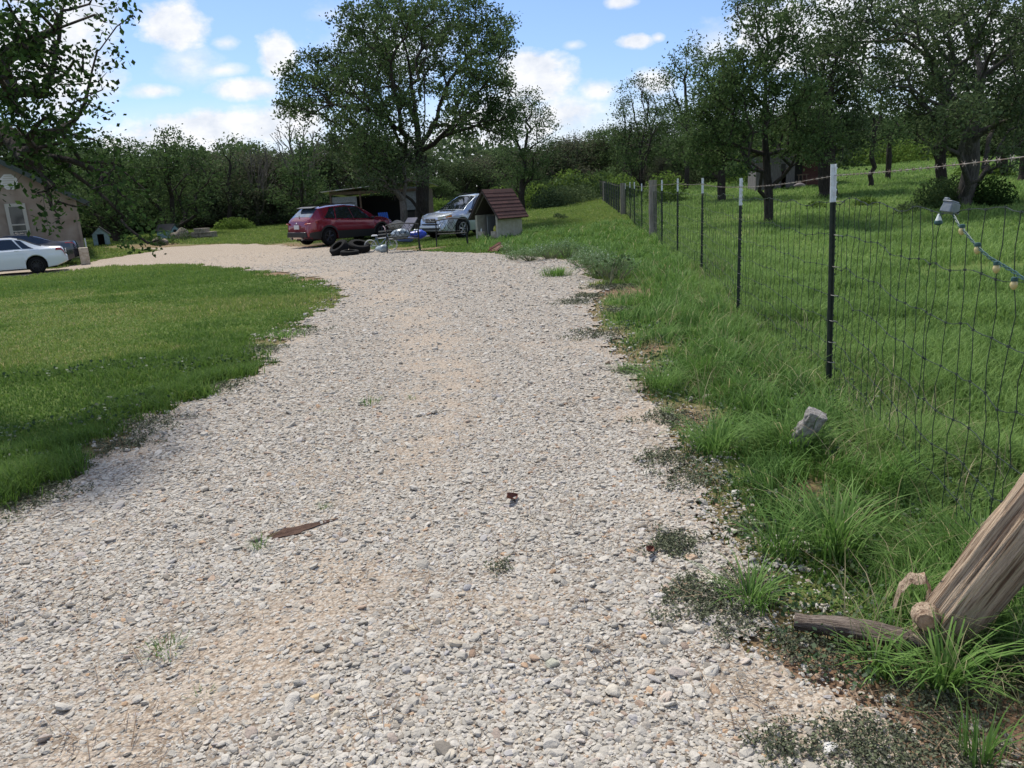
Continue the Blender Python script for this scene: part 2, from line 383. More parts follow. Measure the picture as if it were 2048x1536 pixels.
def sand(x, y):
    d = np.full(np.shape(x), 1e9)
    for i in range(len(LANE)-1):
        (x1, y1), (x2, y2) = LANE[i], LANE[i+1]; dx, dy = x2-x1, y2-y1
        t = np.clip(((x-x1)*dx+(y-y1)*dy)/(dx*dx+dy*dy), 0, 1); d = np.minimum(d, np.hypot(x-x1-t*dx, y-y1-t*dy))
    r = np.hypot(x, y); wdt = .28+.035*r
    s = np.clip(1.25-d/wdt, 0, 1)*sst(.34, .62, .5*fbm(x, y, .6)+.5*fbm(x+5, y+5, .14, 3))
    s = np.maximum(s, sst(.58, .74, .6*fbm(x+40, y+3, .8)+.4*fbm(x, y+60, .15, 3))*.6)
    s = np.maximum(s, sst(17, 24, r)*sst(-4, -9, x)*.9)
    s = np.maximum(s, sst(.18, .0, SD(x, y))*.7)
    return np.clip(np.maximum(s, soil(x, y)), 0, 1)
def gz(x, y): return (fbm(x, y, .5)-.5)*.03*sst(0, .5, SD(x, y))
def concat(*a): return np.unique(np.concatenate(a))
dx_ = concat(np.arange(-30, -6, .10), np.arange(-6, 6, .05), np.arange(6, 8, .1)); dy_ = concat(np.arange(-4, 9, .05), np.arange(9, 40, .12))
o = sheet('driveway', dx_, dy_, M_drive, lambda x, y: 0.004+gz(x, y), keep=lambda x, y: SD(x, y) > 0, attrs={'sand': sand})
tag(o, kind='structure')

# ---------------------------------------------------------------- loose stones
def ico(sub):
    import bmesh
    bm = bmesh.new(); bmesh.ops.create_icosphere(bm, subdivisions=sub, radius=1)
    V = np.array([v.co[:] for v in bm.verts]); F = np.array([[v.index for v in f.verts] for f in bm.faces]); bm.free(); return V, F
def stones(name, n, r0, r1, sub, az0, az1, size, m, accept, label=None, cov=2.0, smooth=False):
    V0, F0 = ico(sub); protos = []
    for k in range(14):
        V = V0.copy(); R_ = RNG
        for q in range(7):       # chop with planes, so that it has flat broken faces
            nn = R_.normal(size=3); nn /= np.linalg.norm(nn); dd = R_.uniform(.55, .85)
            e = V@nn-dd; V = V-np.outer(np.clip(e, 0, None), nn)
        V *= 1+R_.normal(size=(len(V), 1))*.03
        V *= np.array([1, R_.uniform(.6, .95), R_.uniform(.34, .6)]); protos.append(V)
    P = np.array(protos)
    # density falls with the square of the distance
    r = np.sqrt(RNG.uniform(r0**2, r1**2, n)) if cov == 0 else r0*(r1/r0)**RNG.random(n)
    az = np.radians(RNG.uniform(az0, az1, n)); x = r*np.sin(az); y = r*np.cos(az)
    k = accept(x, y); x, y, r = x[k], y[k], r[k]; n = len(x)
    sz = size(n, r, x, y)
    a = RNG.uniform(0, 2*np.pi, n); tl = RNG.normal(size=(n, 2))*.25
    V = P[RNG.integers(0, len(P), n)]*sz[:, None, None]
    ca, sa = np.cos(a)[:, None], np.sin(a)[:, None]
    X = V[..., 0]*ca-V[..., 1]*sa; Y = V[..., 0]*sa+V[..., 1]*ca; Z = V[..., 2]+X*tl[:, :1]+Y*tl[:, 1:]
    Z = Z+(T(x, y)+gz(x, y)+.004+sz*RNG.uniform(-.22, .22, n))[:, None]
    X += x[:, None]; Y += y[:, None]
    nv = len(V0); F = (F0[None]+(np.arange(n)*nv)[:, None, None]).reshape(-1, 3)
    rnd = np.repeat(RNG.random(n), nv)
    o = npmesh(name, np.stack([X, Y, Z], -1), None, F, m, {'rnd': rnd}, smooth)
    return o
M_stone = mat('limestone_chips', (.5, .48, .44), .9, attr=('rnd', [(0, (.23, .205, .17)), (.07, (.37, .345, .295)), (.45, (.468, .435, .375)), (.75, (.54, .505, .44)), (.86, (.47, .41, .315)), (.91, (.37, .36, .355)), (.95, (.45, .30, .18)), (.97, (.58, .56, .52)), (1, (.26, .17, .11))]), noise=(90, None, 5), bump=.35, spec=.2)
def mk_acc(pc):
    def f(x, y):
        s = SD(x, y)+RNG.normal(size=len(x))*.10; sn = sand(x, y)
        hx_ = (x-HOLE.x)*math.cos(.5)+(y-HOLE.y)*math.sin(.5); hy_ = -(x-HOLE.x)*math.sin(.5)+(y-HOLE.y)*math.cos(.5)
        hole = (hx_/.15)**2+(hy_/.048)**2 < RNG.uniform(.7, 1.25, len(x))
        return (s > -.05-.30*RNG.random(len(x))**3) & ~hole & (RNG.random(len(x)) < (1-pc*sn))
    return f
HOLE = G(592, 1062)
parts = [
 ('gravel', 8000, 1.25, 3.6, 2, -46, 46, lambda n, r, x, y: np.clip(RNG.lognormal(math.log(.0126), .45, n), .005, .035), .95, 1),
 ('gravel', 80000, 1.25, 5.0, 1, -48, 46, lambda n, r, x, y: np.clip(RNG.lognormal(math.log(.0076), .42, n), .003, .022), .60, 1),
 ('gravel', 190000, 3.0, 34.0, 1, -46, 34, lambda n, r, x, y: np.clip(RNG.lognormal(0, .42, n)*(.0072+.00080*r), .006, .05)*(1-.35*sst(14, 30, r)), .72, 1)]
lab = ['coarse pale limestone chips scattered over the near driveway', 'fine pale limestone grit filling the near driveway', 'pale limestone gravel covering the driveway further off']
for q, (nm, n, r0, r1, sub, a0, a1, fs, pc, cv) in enumerate(parts):
    o = stones(nm, n, r0, r1, sub, a0, a1, fs, M_stone, mk_acc(pc), smooth=False)
    tag(o, lab[q], 'gravel', kind='stuff')

# ================================================================ grass
def blades(name, x, y, h, w, m, lean=.5, segs=3, rnd=None, label=None, flat=0.0, z0=None, parent=None, ang=None):
    n = len(x); a = RNG.uniform(0, 2*np.pi, n) if ang is None else ang; ln = np.abs(RNG.normal(lean, .3, n))
    dx, dy = np.cos(a), np.sin(a); px_, py_ = -dy, dx
    z = (T(x, y) if z0 is None else z0)-.015
    L = []
    for s in range(segs):
        t = s/segs; wd_ = w*(1-t**1.6*.75); hz = h*t*(1-.30*ln*t*t); off = h*ln*t*t*.85
        for sg in (-1, 1):
            L.append(np.stack([x+dx*off+px_*wd_*sg*.5, y+dy*off+py_*wd_*sg*.5, z+hz], -1))
    L.append(np.stack([x+dx*h*ln*.85, y+dy*h*ln*.85, z+h*(1-.30*ln)], -1))
    V = np.stack(L, 1); nv = V.shape[1]; b = (np.arange(n)*nv)[:, None]
    F4 = np.concatenate([b+np.array([[2*s, 2*s+1, 2*s+3, 2*s+2]]) for s in range(segs-1)], 0)
    F3 = b+np.array([[2*segs-2, 2*segs-1, 2*segs]])
    rnd = RNG.random(n) if rnd is None else rnd
    o = npmesh(name, V, F4, F3, m, {'rnd': np.repeat(rnd, nv)}, True, parent)
    return o
def grassmat(name, cols, trans=.36):
    cols = [(p, tuple(min(.6, v*g) for v, g in zip(c, (1.13, 1.16, 1.10)))) for p, c in cols]
    return mat(name, cols[1][1], .75, attr=('rnd', cols), trans=trans, spec=.25)
M_lawn = grassmat('lawn_blade', [(0, (.048, .088, .016)), (.35, (.095, .172, .032)), (.65, (.175, .235, .055)), (.88, (.250, .265, .088)), (1, (.40, .35, .17))])
M_verge = grassmat('verge_blade', [(0, (.045, .095, .018)), (.4, (.100, .190, .040)), (.75, (.170, .275, .075)), (.93, (.26, .32, .13)), (1, (.42, .37, .20))])
M_past = grassmat('pasture_blade', [(0, (.070, .125, .030)), (.4, (.145, .235, .060)), (.8, (.220, .32, .095)), (1, (.38, .38, .18))])
FX = lambda y: 1.42+0.130*y          # the line of the fence
def polar(n, r0, r1, a0, a1, p=1.0):
    u = RNG.random(n)
    r = r0*(r1/r0)**u if p == 1.0 else (r0**(2-p)+(r1**(2-p)-r0**(2-p))*u)**(1/(2-p))
    a = np.radians(RNG.uniform(a0, a1, n)); return r*np.sin(a), r*np.cos(a), r
def keepers(x, y, r, cond):
    return x[cond], y[cond], r[cond]
FXL = lambda y: FX(y)
def lawn_h(x, y): return .035+.05*sst(.35, .7, fbm(x, y, 1.3))
# ---- lawn: mown grass left of the drive and behind it
x, y, r = polar(640000, 3.4, 75, -44, 12, 1.9); s = SD(x, y); so_ = soil(x, y)
c = (s < RNG.normal(-.03, .06, len(x))) & (x < FX(y)-.2) & (RNG.random(len(x)) > so_*1.2) & ~((x > .3) & (y < 12))
x, y, r = keepers(x, y, r, c)
edge = sst(-.9, -.1, SD(x, y)); near = sst(9, 4, r)
h = lawn_h(x, y)*(1+.8*edge*sst(14, 6, r)+.9*near*sst(.45, .6, fbm(x, y, .7)))*RNG.uniform(.6, 1.3, len(x))+sst(14, 40, r)*.06
patch = fbm(x+3, y, 2.6); fine = fbm(x, y+7, .35, 3)
dry = sst(.47, .62, patch)*sst(6, 9, r)*sst(26, 18, r)
rn = np.clip(.10+.30*RNG.random(len(x))+.28*(fine-.4)+.28*dry+.10*sst(8, 20, r)+.22*sst(22, 34, r)+.04*near+(RNG.random(len(x)) < .03*(1+6*dry))*.35, 0, 1)
o = blades('lawn_grass', x, y, h, .0028+.00085*r, M_lawn, .7, 2, rn)
tag(o, 'short mown grass of the lawn left of and behind the driveway', 'grass', kind='stuff')
# ---- verge: long lush grass between drive and fence
x, y, r = polar(270000, 1.35, 34, -6, 62, 1.8); s = SD(x, y)
mt = fbm(x+11, y+4, .38, 3)
c = (s < RNG.normal(-.10, .07, len(x))) & (x < FX(y)+.12) & (x > -1) & (RNG.random(len(x)) > soil(x, y)) & (RNG.random(len(x)) < sst(.25, .50, mt)*sst(-.05, -.55, s)+.42)
x, y, r = keepers(x, y, r, c); s = SD(x, y)
cl = fbm(x, y, .33, 3)
h = (.05+.20*sst(.42, .72, cl)*sst(-.15, -.7, s)+.07*sst(-.1, -.6, s))*RNG.uniform(.5, 1.3, len(x))
rn = np.clip(.12+.42*RNG.random(len(x))+.5*(fbm(x+5, y+9, .5, 3)-.45)+.10*sst(5, 14, r)+(RNG.random(len(x)) < .035)*.6, 0, 1)
o = blades('verge_grass', x, y, h, .0036+.00075*r, M_verge, .8, 3, rn, ang=fbm(x, y, .4, 2)*14+RNG.normal(size=len(x))*.9)
tag(o, 'long lush grass between the driveway and the wire fence', 'grass', kind='stuff')
x, y, r = polar(9000, 1.5, 16, 0, 60, 1.6); s = SD(x, y); c = (s < -.3) & (x < FX(y)+.8) & (fbm(x+31, y, .7, 3) > .47); x, y, r = keepers(x, y, r, c)
o = blades('dry_stems', x, y, RNG.uniform(.15, .38, len(x)), .0022+.0004*r, mat('dry_stem', (.30, .26, .15), .9, attr=('rnd', [(0, (.16, .14, .06)), (.6, (.28, .27, .13)), (1, (.46, .38, .24))]), trans=.2), .9, 3)
tag(o, 'thin straw coloured stems and seed stalks standing in the verge grass', 'grass', kind='stuff')
# ---- pasture beyond the fence
x, y, r = polar(560000, 2.0, 120, 2, 66, 1.85)
bare = np.hypot((x-8.3)/1.6, (y-12.6)/.9)
c = (x > FX(y)+.05) & (RNG.random(len(x)) > np.clip(1.3-bare, 0, 1)) & (x < 60)
x, y, r = keepers(x, y, r, c)
cl = fbm(x, y, .8, 4)
h = (.10+.16*sst(.4, .7, cl))*RNG.uniform(.55, 1.3, len(x))
rn = np.clip(.16+.42*RNG.random(len(x))+.7*(fbm(x+15, y+9, 2.2, 4)-.45)+.12*sst(5, 25, r), 0, 1)
o = blades('pasture_grass', x, y, h, .0034+.00085*r, M_past, .75, 2, rn)
tag(o, 'ankle high green pasture grass beyond the wire fence', 'grass', kind='stuff')
# ---- dark mats of small leaved creeping weed on the stones
M_mat = mat('creeping_weed', (.05, .06, .035), .8, attr=('rnd', [(0, (.050, .055, .033)), (.5, (.095, .108, .060)), (1, (.155, .18, .09))]), trans=.15)
def leafdisc(P, size, m, name, rnd, parent=None, up=1.2, asp=.55):
    n = len(P); nrm = RNG.normal(size=(n, 3)); nrm[:, 2] += up; nrm /= np.linalg.norm(nrm, axis=1)[:, None]
    t = np.cross(nrm, RNG.normal(size=(n, 3))); t /= np.linalg.norm(t, axis=1)[:, None]; b = np.cross(nrm, t)
    sz = (size*RNG.uniform(.6, 1.3, n))[:, None]
    V = np.stack([P-t*sz*.5, P+b*sz*.5*asp+t*sz*.05, P+t*sz*.5, P-b*sz*.5*asp+t*sz*.05], 1)
    return npmesh(name, V, np.arange(n*4).reshape(n, 4), None, m, {'rnd': np.repeat(rnd, 4)}, False, parent)
MATS = [(1430,1215,.24,2600),(1380,1190,.13,900),(1350,1090,.16,900),(1340,1095,.1,500),(1500,1170,.14,900),(1330,920,.2,900),(1350,840,.3,1400),(1380,960,.22,900),(1260,745,.15,500),(1220,575,.45,1300),(1180,592,.3,700),(1150,605,.35,800),
        (1190,670,.4,900),(1570,1290,.13,500),(1640,1320,.15,700),(1850,1400,.17,1000),(1990,1380,.26,1900),(1960,1300,.22,1500),(1700,1500,.15,1000),(1800,1520,.22,1700),(1950,1530,.25,2600),(1560,1500,.10,700),
        (250,890,.25,1000),(30,985,.3,1500),(130,935,.22,900),(60,1000,.3,1300),(300,850,.3,900),(440,775,.3,800),(530,700,.3,600),(600,665,.4,500),(1000,1140,.07,160),(1500,1060,.12,350),(1700,1010,.16,500),(1240,620,.3,600)]
PX = []; SZ = []
for (a, b, rr, n) in MATS:
    p = G(a, b); n = int(n*1.25); rr *= .88
    ang = RNG.uniform(0, 2*np.pi, n); nb = 11
    arm = RNG.integers(0, nb, n); aa = arm*2*np.pi/nb+RNG.normal(size=n)*.16+b; q = RNG.random(n)**.6*rr*(1+.35*np.sin(arm*2.4+a))
    xx = p.x+np.cos(aa)*q; yy_ = p.y+np.sin(aa)*q
    PX.append(np.stack([xx, yy_, T(xx, yy_)+RNG.uniform(.004, .035, n)], 1)); SZ.append(np.full(n, .0085+.0016*math.hypot(p.x, p.y)))
PX = np.concatenate(PX); SZ = np.concatenate(SZ)
o = leafdisc(PX, SZ, M_mat, 'creeping_weeds', RNG.random(len(PX))); tag(o, 'dark flat mats of creeping weed along the gravel edges', 'ground cover', kind='stuff')
# broad leaved undergrowth low in the verge and in the lawn
x, y, r = polar(60000, 1.4, 9, -45, 60, 1.5); s = SD(x, y)
c = (s < -.03) & (x < FX(y)+.5) & (((fbm(x+2, y+8, .45, 3) > .49) & (x > 0)) | ((x < 0) & (fbm(x+2, y+8, .6, 3) > .57)))
x, y, r = keepers(x, y, r, c)
P = np.stack([x, y, T(x, y)+RNG.uniform(.01, .07, len(x))], 1)
M_clov = mat('broad_weed_leaf', (.04, .08, .02), .6, attr=('rnd', [(0, (.018, .045, .014)), (.6, (.040, .085, .022)), (1, (.08, .13, .035))]), trans=.25)
o = leafdisc(P, .014+.0022*r, M_clov, 'clover', RNG.random(len(x)), asp=.8); tag(o, 'small broad leaved weeds low among the near grass', 'ground cover', kind='stuff')
# straw and needles lying on the near stones
x, y, r = polar(9000, 1.3, 7, -45, 50, 1.6); cl = fbm(x+20, y, .22, 3); c = (cl > .60) & (SD(x, y) > -.2)
x, y, r = keepers(x, y, r, c); n = len(x); a = RNG.uniform(0, 6.3, n); ln = RNG.uniform(.02, .06, n)
zz = T(x, y)+gz(x, y)+.022+RNG.uniform(0, .008, n)
d = np.stack([np.cos(a), np.sin(a), RNG.normal(size=n)*.12], 1)*ln[:, None]; w = np.stack([-np.sin(a), np.cos(a), np.zeros(n)], 1)*.0012
C0 = np.stack([x, y, zz], 1); V = np.stack([C0-d-w, C0+d-w, C0+d+w, C0-d+w], 1)
M_straw = mat('dry_straw', (.22, .15, .09), .9, attr=('rnd', [(0, (.10, .06, .035)), (1, (.30, .22, .14))]))
o = npmesh('straw_litter', V, np.arange(n*4).reshape(n, 4), None, M_straw, {'rnd': np.repeat(RNG.random(n), 4)})
tag(o, 'dry straw and stems lying loose on the gravel', 'straw', kind='stuff')
# ---- single tufts
def tuft(px, py, n, h, rad, label, m=None, wd_=.005, lean=.75, group='grass tufts on the gravel'):
    p = G(px, py); x = RNG.normal(size=n)*rad*.4; y = RNG.normal(size=n)*rad*.4
    a = np.arctan2(y, x)+RNG.normal(size=n)*.5
    z = T(p.x+x, p.y+y)-p.z+.005
    o = blades('grass_tuft', x, y, h*RNG.uniform(.5, 1.2, n), np.full(n, wd_), m or M_verge, lean, 4, np.clip(.2+.6*RNG.random(n), 0, 1), z0=z, ang=a)
    o.location = p; tag(o, label, 'grass tuft', group); return o
tuft(738,808,60,.07,.09,'small grass tuft alone in the middle of the gravel')
tuft(822,799,26,.05,.05,'tiny sprout right of the small tuft mid driveway')
tuft(655,826,26,.04,.06,'sparse short sprout left of the small tuft mid driveway')
tuft(335,1305,70,.075,.08,'small bright grass tuft on coarse gravel at lower left', wd_=.003)
tuft(520,1098,36,.10,.04,'thin upright grass sprig at the left end of the dark soil hollow', wd_=.003)
tuft(648,1016,34,.05,.04,'low thin tuft above the dark soil hollow', wd_=.003)
tuft(400,1395,24,.04,.05,'sparse brownish sprout among stones near the bottom', wd_=.002)
tuft(1322,778,420,.26,.22,'large spiky grass clump standing out on the gravel edge', lean=.95)
tuft(1335,828,60,.09,.07,'small green tuft just below the large spiky clump')
tuft(1115,552,260,.22,.3,'grass tuft standing alone on the far gravel by the bushy weeds', wd_=.012)
tuft(568,674,160,.12,.3,'low grass tuft at the notch of the lawn edge', wd_=.01)
tuft(415,790,90,.10,.15,'sparse tuft spilling from the lawn onto the gravel', wd_=.006)
tuft(430,1010-60,1,.01,.01,'x') if False else None
tuft(140,925,90,.12,.14,'grass tuft on the stones at the lower lawn corner', wd_=.005)
tuft(1665,1110,150,.33,.14,'tall broad bladed clump in the verge above the leaning post', wd_=.009, lean=.8, group='big grass clumps in the verge')
tuft(1560,1110,110,.25,.12,'tall clump left of the broad bladed clump', wd_=.006, lean=.8, group='big grass clumps in the verge')
tuft(1585,905,300,.27,.2,'dense arching clump in front of the bark block', wd_=.007, lean=1.0, group='big grass clumps in the verge')
tuft(1430,905,240,.26,.16,'arching clump at the gravel edge left of the bark block', wd_=.006, lean=1.0, group='big grass clumps in the verge')
tuft(1500,1210,120,.20,.10,'clump where the flat driftwood begins', wd_=.006, lean=.9, group='big grass clumps in the verge')
tuft(1885,1375,110,.26,.08,'arching clump below the foot of the leaning post', wd_=.008, lean=1.1, group='big grass clumps in the verge')
tuft(1760,1340,70,.14,.07,'short dark clump below the flat driftwood', wd_=.009, lean=.9, group='big grass clumps in the verge')
tuft(1960,1535,50,.20,.06,'upright blades at the bottom right corner', wd_=.006, lean=.3, group='big grass clumps in the verge')
tuft(1250,740,120,.10,.18,'low dark tuft on the gravel left of the spiky clump', lean=.9)
# ---- soil hollow, dark leaf, stones that stand out
M_dirt = mat('dark_soil', (.060, .030, .018), 1, noise=(40, (.095, .052, .032), 8), bump=.6)
p = G(592,1062); n = 40; b = MB(); ring = []
vs = [(0, 0, .004)]
for k in range(n):
    a = 2*math.pi*k/n; q = 1.1+.2*math.sin(3*a+1)+.10*math.sin(7*a); lx, ly = (.12+.05*math.sin(2*a+.6))*q*math.cos(a), .042*q*math.sin(a)
    vs.append((lx*math.cos(.5)-ly*math.sin(.5), lx*math.sin(.5)+ly*math.cos(.5), .0075+.003*random.random()))
b.add(vs, [(0, 1+k, 1+(k+1) % n) for k in range(n)]); o = b.build('soil_patch', M_dirt); o.location = p+Vector((0, 0, float(gz(p.x, p.y)))); tag(o, kind='structure')
M_leaf = mat('dead_leaf', (.16, .05, .03), .7, noise=(60, (.10, .035, .02), 4))
for (a, c, L, lb) in ((1017,1007,.05,'curled red brown dead leaf in the middle of the gravel'), (1292,1113,.035,'small dead leaf on edge on the right of the gravel')):
    g = MB(); g.grid(lambda u, v: (u*L, v*L*.55*(1-u*u), .02+.35*L*v*v+.2*L*u*u), [i/6-1 if i < 7 else i/6-1 for i in range(13)], [i/3-1 for i in range(7)])
    o = g.build('dead_leaf', M_leaf, smooth=True); o.location = G(a, c)+Vector((0, 0, .012)); o.rotation_euler = (.5, .3, 1.0); tag(o, lb, 'leaf')
# ================================================================ trees
def bark(name, c1, c2): return mat(name, c1, .95, noise=(7, c2, 8), bump=.9, stretch=(3, 3, .7), spec=.15)
M_bark = bark('oak_bark', (.055, .05, .044), (.13, .12, .105)); M_barkd = bark('dark_bark', (.028, .024, .021), (.065, .056, .049)); M_barkl = bark('pale_bark', (.10, .088, .075), (.20, .18, .155))
def leafmat(name, a, b, c, tr=.30):
    a, b, c = [tuple(v*g for v, g in zip(q, (.90, 1.02, .90))) for q in (a, b, c)]
    return mat(name, b, .9, attr=('rnd', [(0, a), (.55, b), (1, c)]), trans=tr, spec=.06)
M_oak = leafmat('oak_leaf', (.040, .056, .024), (.088, .125, .052), (.17, .215, .095))
M_mesq = leafmat('grey_green_leaf', (.048, .062, .034), (.105, .132, .066), (.18, .215, .11))
M_brown = leafmat('brownish_twig_leaf', (.070, .062, .045), (.125, .115, .082), (.18, .175, .115))
M_bright = leafmat('bright_leaf', (.075, .11, .024), (.155, .215, .05), (.24, .29, .085))
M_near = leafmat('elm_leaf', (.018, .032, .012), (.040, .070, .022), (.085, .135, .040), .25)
REF = np.array([.11, .95, .29]); REF /= np.linalg.norm(REF)
class Tree:
    def __init__(s): s.A = np.zeros((60000, 3)); s.L = np.zeros(60000); s.n = 0; s.par = []; s.tips = []
    p = property(lambda s: s.A[:s.n])
    def node(s, p, par):
        k = s.n; s.A[k] = p; s.par.append(par); s.L[k] = 0 if par < 0 else s.L[par]+np.linalg.norm(s.A[k]-s.A[par]); s.n += 1; return k
    def path(s, pts, start=None, step=.4, jit=.03):
        pts = [np.array(q, float) for q in pts]
        if start is None and s.n == 0: cur = s.node(pts[0], -1); pts = pts[1:]
        elif start is None:
            A = s.p; cur = int(np.argmin(((A-pts[0])**2).sum(1)))
            if np.linalg.norm(A[cur]-pts[0]) < .3: pts = pts[1:]
        else: cur = start
        prev = s.p[cur].copy()
        ctrl = [prev]+pts
        for i in range(len(ctrl)-1):   # Catmull-Rom through the points
            p0 = ctrl[max(i-1, 0)]; p1 = ctrl[i]; p2 = ctrl[i+1]; p3 = ctrl[min(i+2, len(ctrl)-1)]
            L = np.linalg.norm(p2-p1); n = max(1, int(L/step))
            for k in range(1, n+1):
                t = k/n; q = .5*((2*p1)+(-p0+p2)*t+(2*p0-5*p1+4*p2-p3)*t*t+(-p0+3*p1-3*p2+p3)*t**3)
                if k < n: q = q+RNG.normal(size=3)*jit
                cur = s.node(q, cur)
        return cur
    def attract(s, P, bf=.45, step=.5, jit=.05, droop=0.0):
        root = s.p[0].copy(); P = P[np.argsort(((P-root)**2).sum(1))]
        for q in P:
            A = s.p; D = np.sqrt(((A-q)**2).sum(1)); c = D+bf*s.L[:s.n]
            j = int(np.argmin(c)); cur = j; a = A[j].copy(); L = D[j]; n = max(1, int(L/step))
            for k in range(1, n+1):
                t = k/n; w = a*(1-t)+q*t
                if k < n: w = w+RNG.normal(size=3)*jit*L+np.array([0, 0, .10*L*math.sin(math.pi*t)])
                cur = s.node(w, cur)
            s.tips.append(cur)
    def wood(s, name, m, r_trunk, rtip=.012, e=2.1, parent=None, flare=1.35):
        n = s.n; P = s.p.copy(); par = np.array(s.par); ch = [[] for _ in range(n)]; acc = np.zeros(n)
        for i in range(n-1, 0, -1):
            if not ch[i]: acc[i] = rtip**e
            acc[par[i]] += acc[i]; ch[par[i]].append(i)
        r = np.maximum(acc, 1e-9)**(1/e); k = max(0.2, (r_trunk/r[0]))
        w = (r-rtip)/max(r[0]-rtip, 1e-6); r = rtip+(r_trunk-rtip)*np.clip(w, 0, 1)
        r[0] *= flare
        main = np.full(n, -1)
        for i in range(n):
            if ch[i]: main[i] = max(ch[i], key=lambda c: acc[c])
        din = np.zeros((n, 3)); din[1:] = P[1:]-P[par[1:]]; 
        if main[0] >= 0: din[0] = P[main[0]]-P[0]
        din /= np.linalg.norm(din, axis=1)[:, None]+1e-9
        dirn = din.copy()
        hm = main >= 0; dirn[hm] = din[hm]+din[main[hm]]; dirn /= np.linalg.norm(dirn, axis=1)[:, None]+1e-9
        V, F = [], []; base = 0
        I = np.arange(1, n); J = par[1:]; ism = main[J] == I
        for sides, sel in ((9, r[I] > .05), (4, (r[I] <= .05) & (r[I] > .018)), (3, r[I] <= .018)):
            i = I[sel]; j = J[sel]; mm = ism[sel]
            if not len(i): continue
            d0 = np.where(mm[:, None], dirn[j], din[i]); d1 = dirn[i]; ra = np.where(mm, r[j], np.minimum(r[j], r[i]*1.25)); rb = r[i]
            def ring(p, d, rr):
                u = np.cross(d, REF); u /= np.linalg.norm(u, axis=1)[:, None]+1e-9; v = np.cross(d, u); a = 2*np.pi*np.arange(sides)/sides
                return p[:, None]+rr[:, None, None]*(u[:, None]*np.cos(a)[None, :, None]+v[:, None]*np.sin(a)[None, :, None])
            R0 = ring(P[j], d0, ra); R1 = ring(P[i], d1, rb); vv = np.concatenate([R0, R1], 1); m_ = len(i)
            q = np.arange(sides); f = np.stack([q, (q+1) % sides, (q+1) % sides+sides, q+sides], -1)
            F.append((f[None]+(base+np.arange(m_)*2*sides)[:, None, None]).reshape(-1, 4)); V.append(vv.reshape(-1, 3)); base += m_*2*sides
        return npmesh(name, np.concatenate(V), np.concatenate(F), None, m, smooth=True, parent=parent)
    def leaves(s, name, m, per, sig, size, parent=None, asp=.55, up=.6, sel=None, bright=None):
        P = np.array([s.p[t] for t in s.tips]); n = len(P)*per
        c = np.repeat(P, per, 0)+RNG.normal(size=(n, 3))*sig*np.array([1, 1, .75])
        cl = np.repeat(RNG.random(len(P)), per)
        return leafdisc(c, np.full(n, size), m, name, np.clip(.55*RNG.random(n)+.45*cl, 0, 1), parent, up, asp)
def blob_pts(cl, dens, rng=RNG, shell=.35):
    out = []
    for c, r in cl:
        r = np.array(r if hasattr(r, '__len__') else (r, r, r)); n = max(3, int(dens*(r[0]*r[1]*r[2])**(2/3)))
        d = rng.normal(size=(n, 3)); d /= np.linalg.norm(d, axis=1)[:, None]; q = (shell+(1-shell)*rng.random(n))**.6
        out.append(np.array(c)+d*q[:, None]*r)
    return np.concatenate(out)
DK = 1.0
def tree_px(name, label, base_px, D, clumps, guides, r_trunk, barkm, leafm, dens=14, per=26, sig=.30, size=.13, depth=None, bf=.45, cat='tree', rtip=.012, group=None, jit=.05, step=.5, extra_tips=0, yb=None, up=.6):
    """clumps (px, py, radius px) and guides [[(px, py, ddepth)...]] of one crown seen from the drive, spread in depth about its trunk"""
    base = onground(base_px, D) if yb is None else G(base_px, yb)
    D = math.hypot(base.x, base.y); vx = np.array([base.x/D, base.y/D, 0])
    cxs = np.array([c[0] for c in clumps]); half = (cxs.max()-cxs.min())/2+30; mid = base_px*.4+.6*(cxs.max()+cxs.min())/2
    dep = depth if depth is not None else half*D/1500*.8
    cl = []
    for (cx, cy, r) in clumps:
        f = 1-min(.9, ((cx-mid)/half)**2); dd = (random.random()*2-1)*dep*math.sqrt(f)
        q = at(cx, cy, D+dd); rr = r*D/1500*1.05; cl.append((np.array(q), (rr, rr*1.0, rr)))
    root = np.array(base); t = Tree(); t.path([root-np.array([0, 0, .3]), root+np.array([0, 0, .25])], step=.3, jit=0)
    for g in guides: t.path([np.array(at(a, b, D+c)) for a, b, c in g], jit=.04)
    t.attract(blob_pts(cl, dens), bf=bf, jit=jit, step=step)
    t.A[:t.n] -= root
    e = empty(name, base, 0, label, cat, group)
    t.wood('trunk', barkm, r_trunk, rtip, parent=e); t.leaves('crown', leafm, int(per*DK), sig, size*1.08, parent=e, up=up)
    return e
# ---- the big oak by the open shed
OAK = [(578,215,22),(600,180,32),(612,140,34),(650,130,32),(585,150,22),(640,185,34),(665,165,34),(560,218,14),(605,215,26),(628,232,16),(655,228,12),
 (700,45,30),(735,30,36),(712,85,38),(760,70,45),(790,25,42),(830,20,40),(870,45,48),(915,30,42),(950,25,34),(985,50,34),(1010,75,26),(1020,50,14),(990,95,34),(955,80,40),(905,95,45),(850,95,50),(795,110,50),
 (740,130,48),(690,120,34),(705,165,42),(755,185,46),(815,165,46),(870,150,40),(690,205,32),(730,235,44),(775,245,44),(700,265,40),(745,285,40),(690,295,26),(810,215,30),
 (955,130,30),(985,150,30),(1005,165,22),(1018,178,14),(930,165,30),(965,180,26),(900,190,26),(925,215,36),(965,220,34),(1000,240,34),(1020,255,26),(985,262,28),(940,250,28),(905,240,22),(1000,215,24),
 (845,250,22),(880,258,18),(670,240,18),(660,275,14),(1035,235,18),(760,320,34),(720,320,26),(800,300,24)]
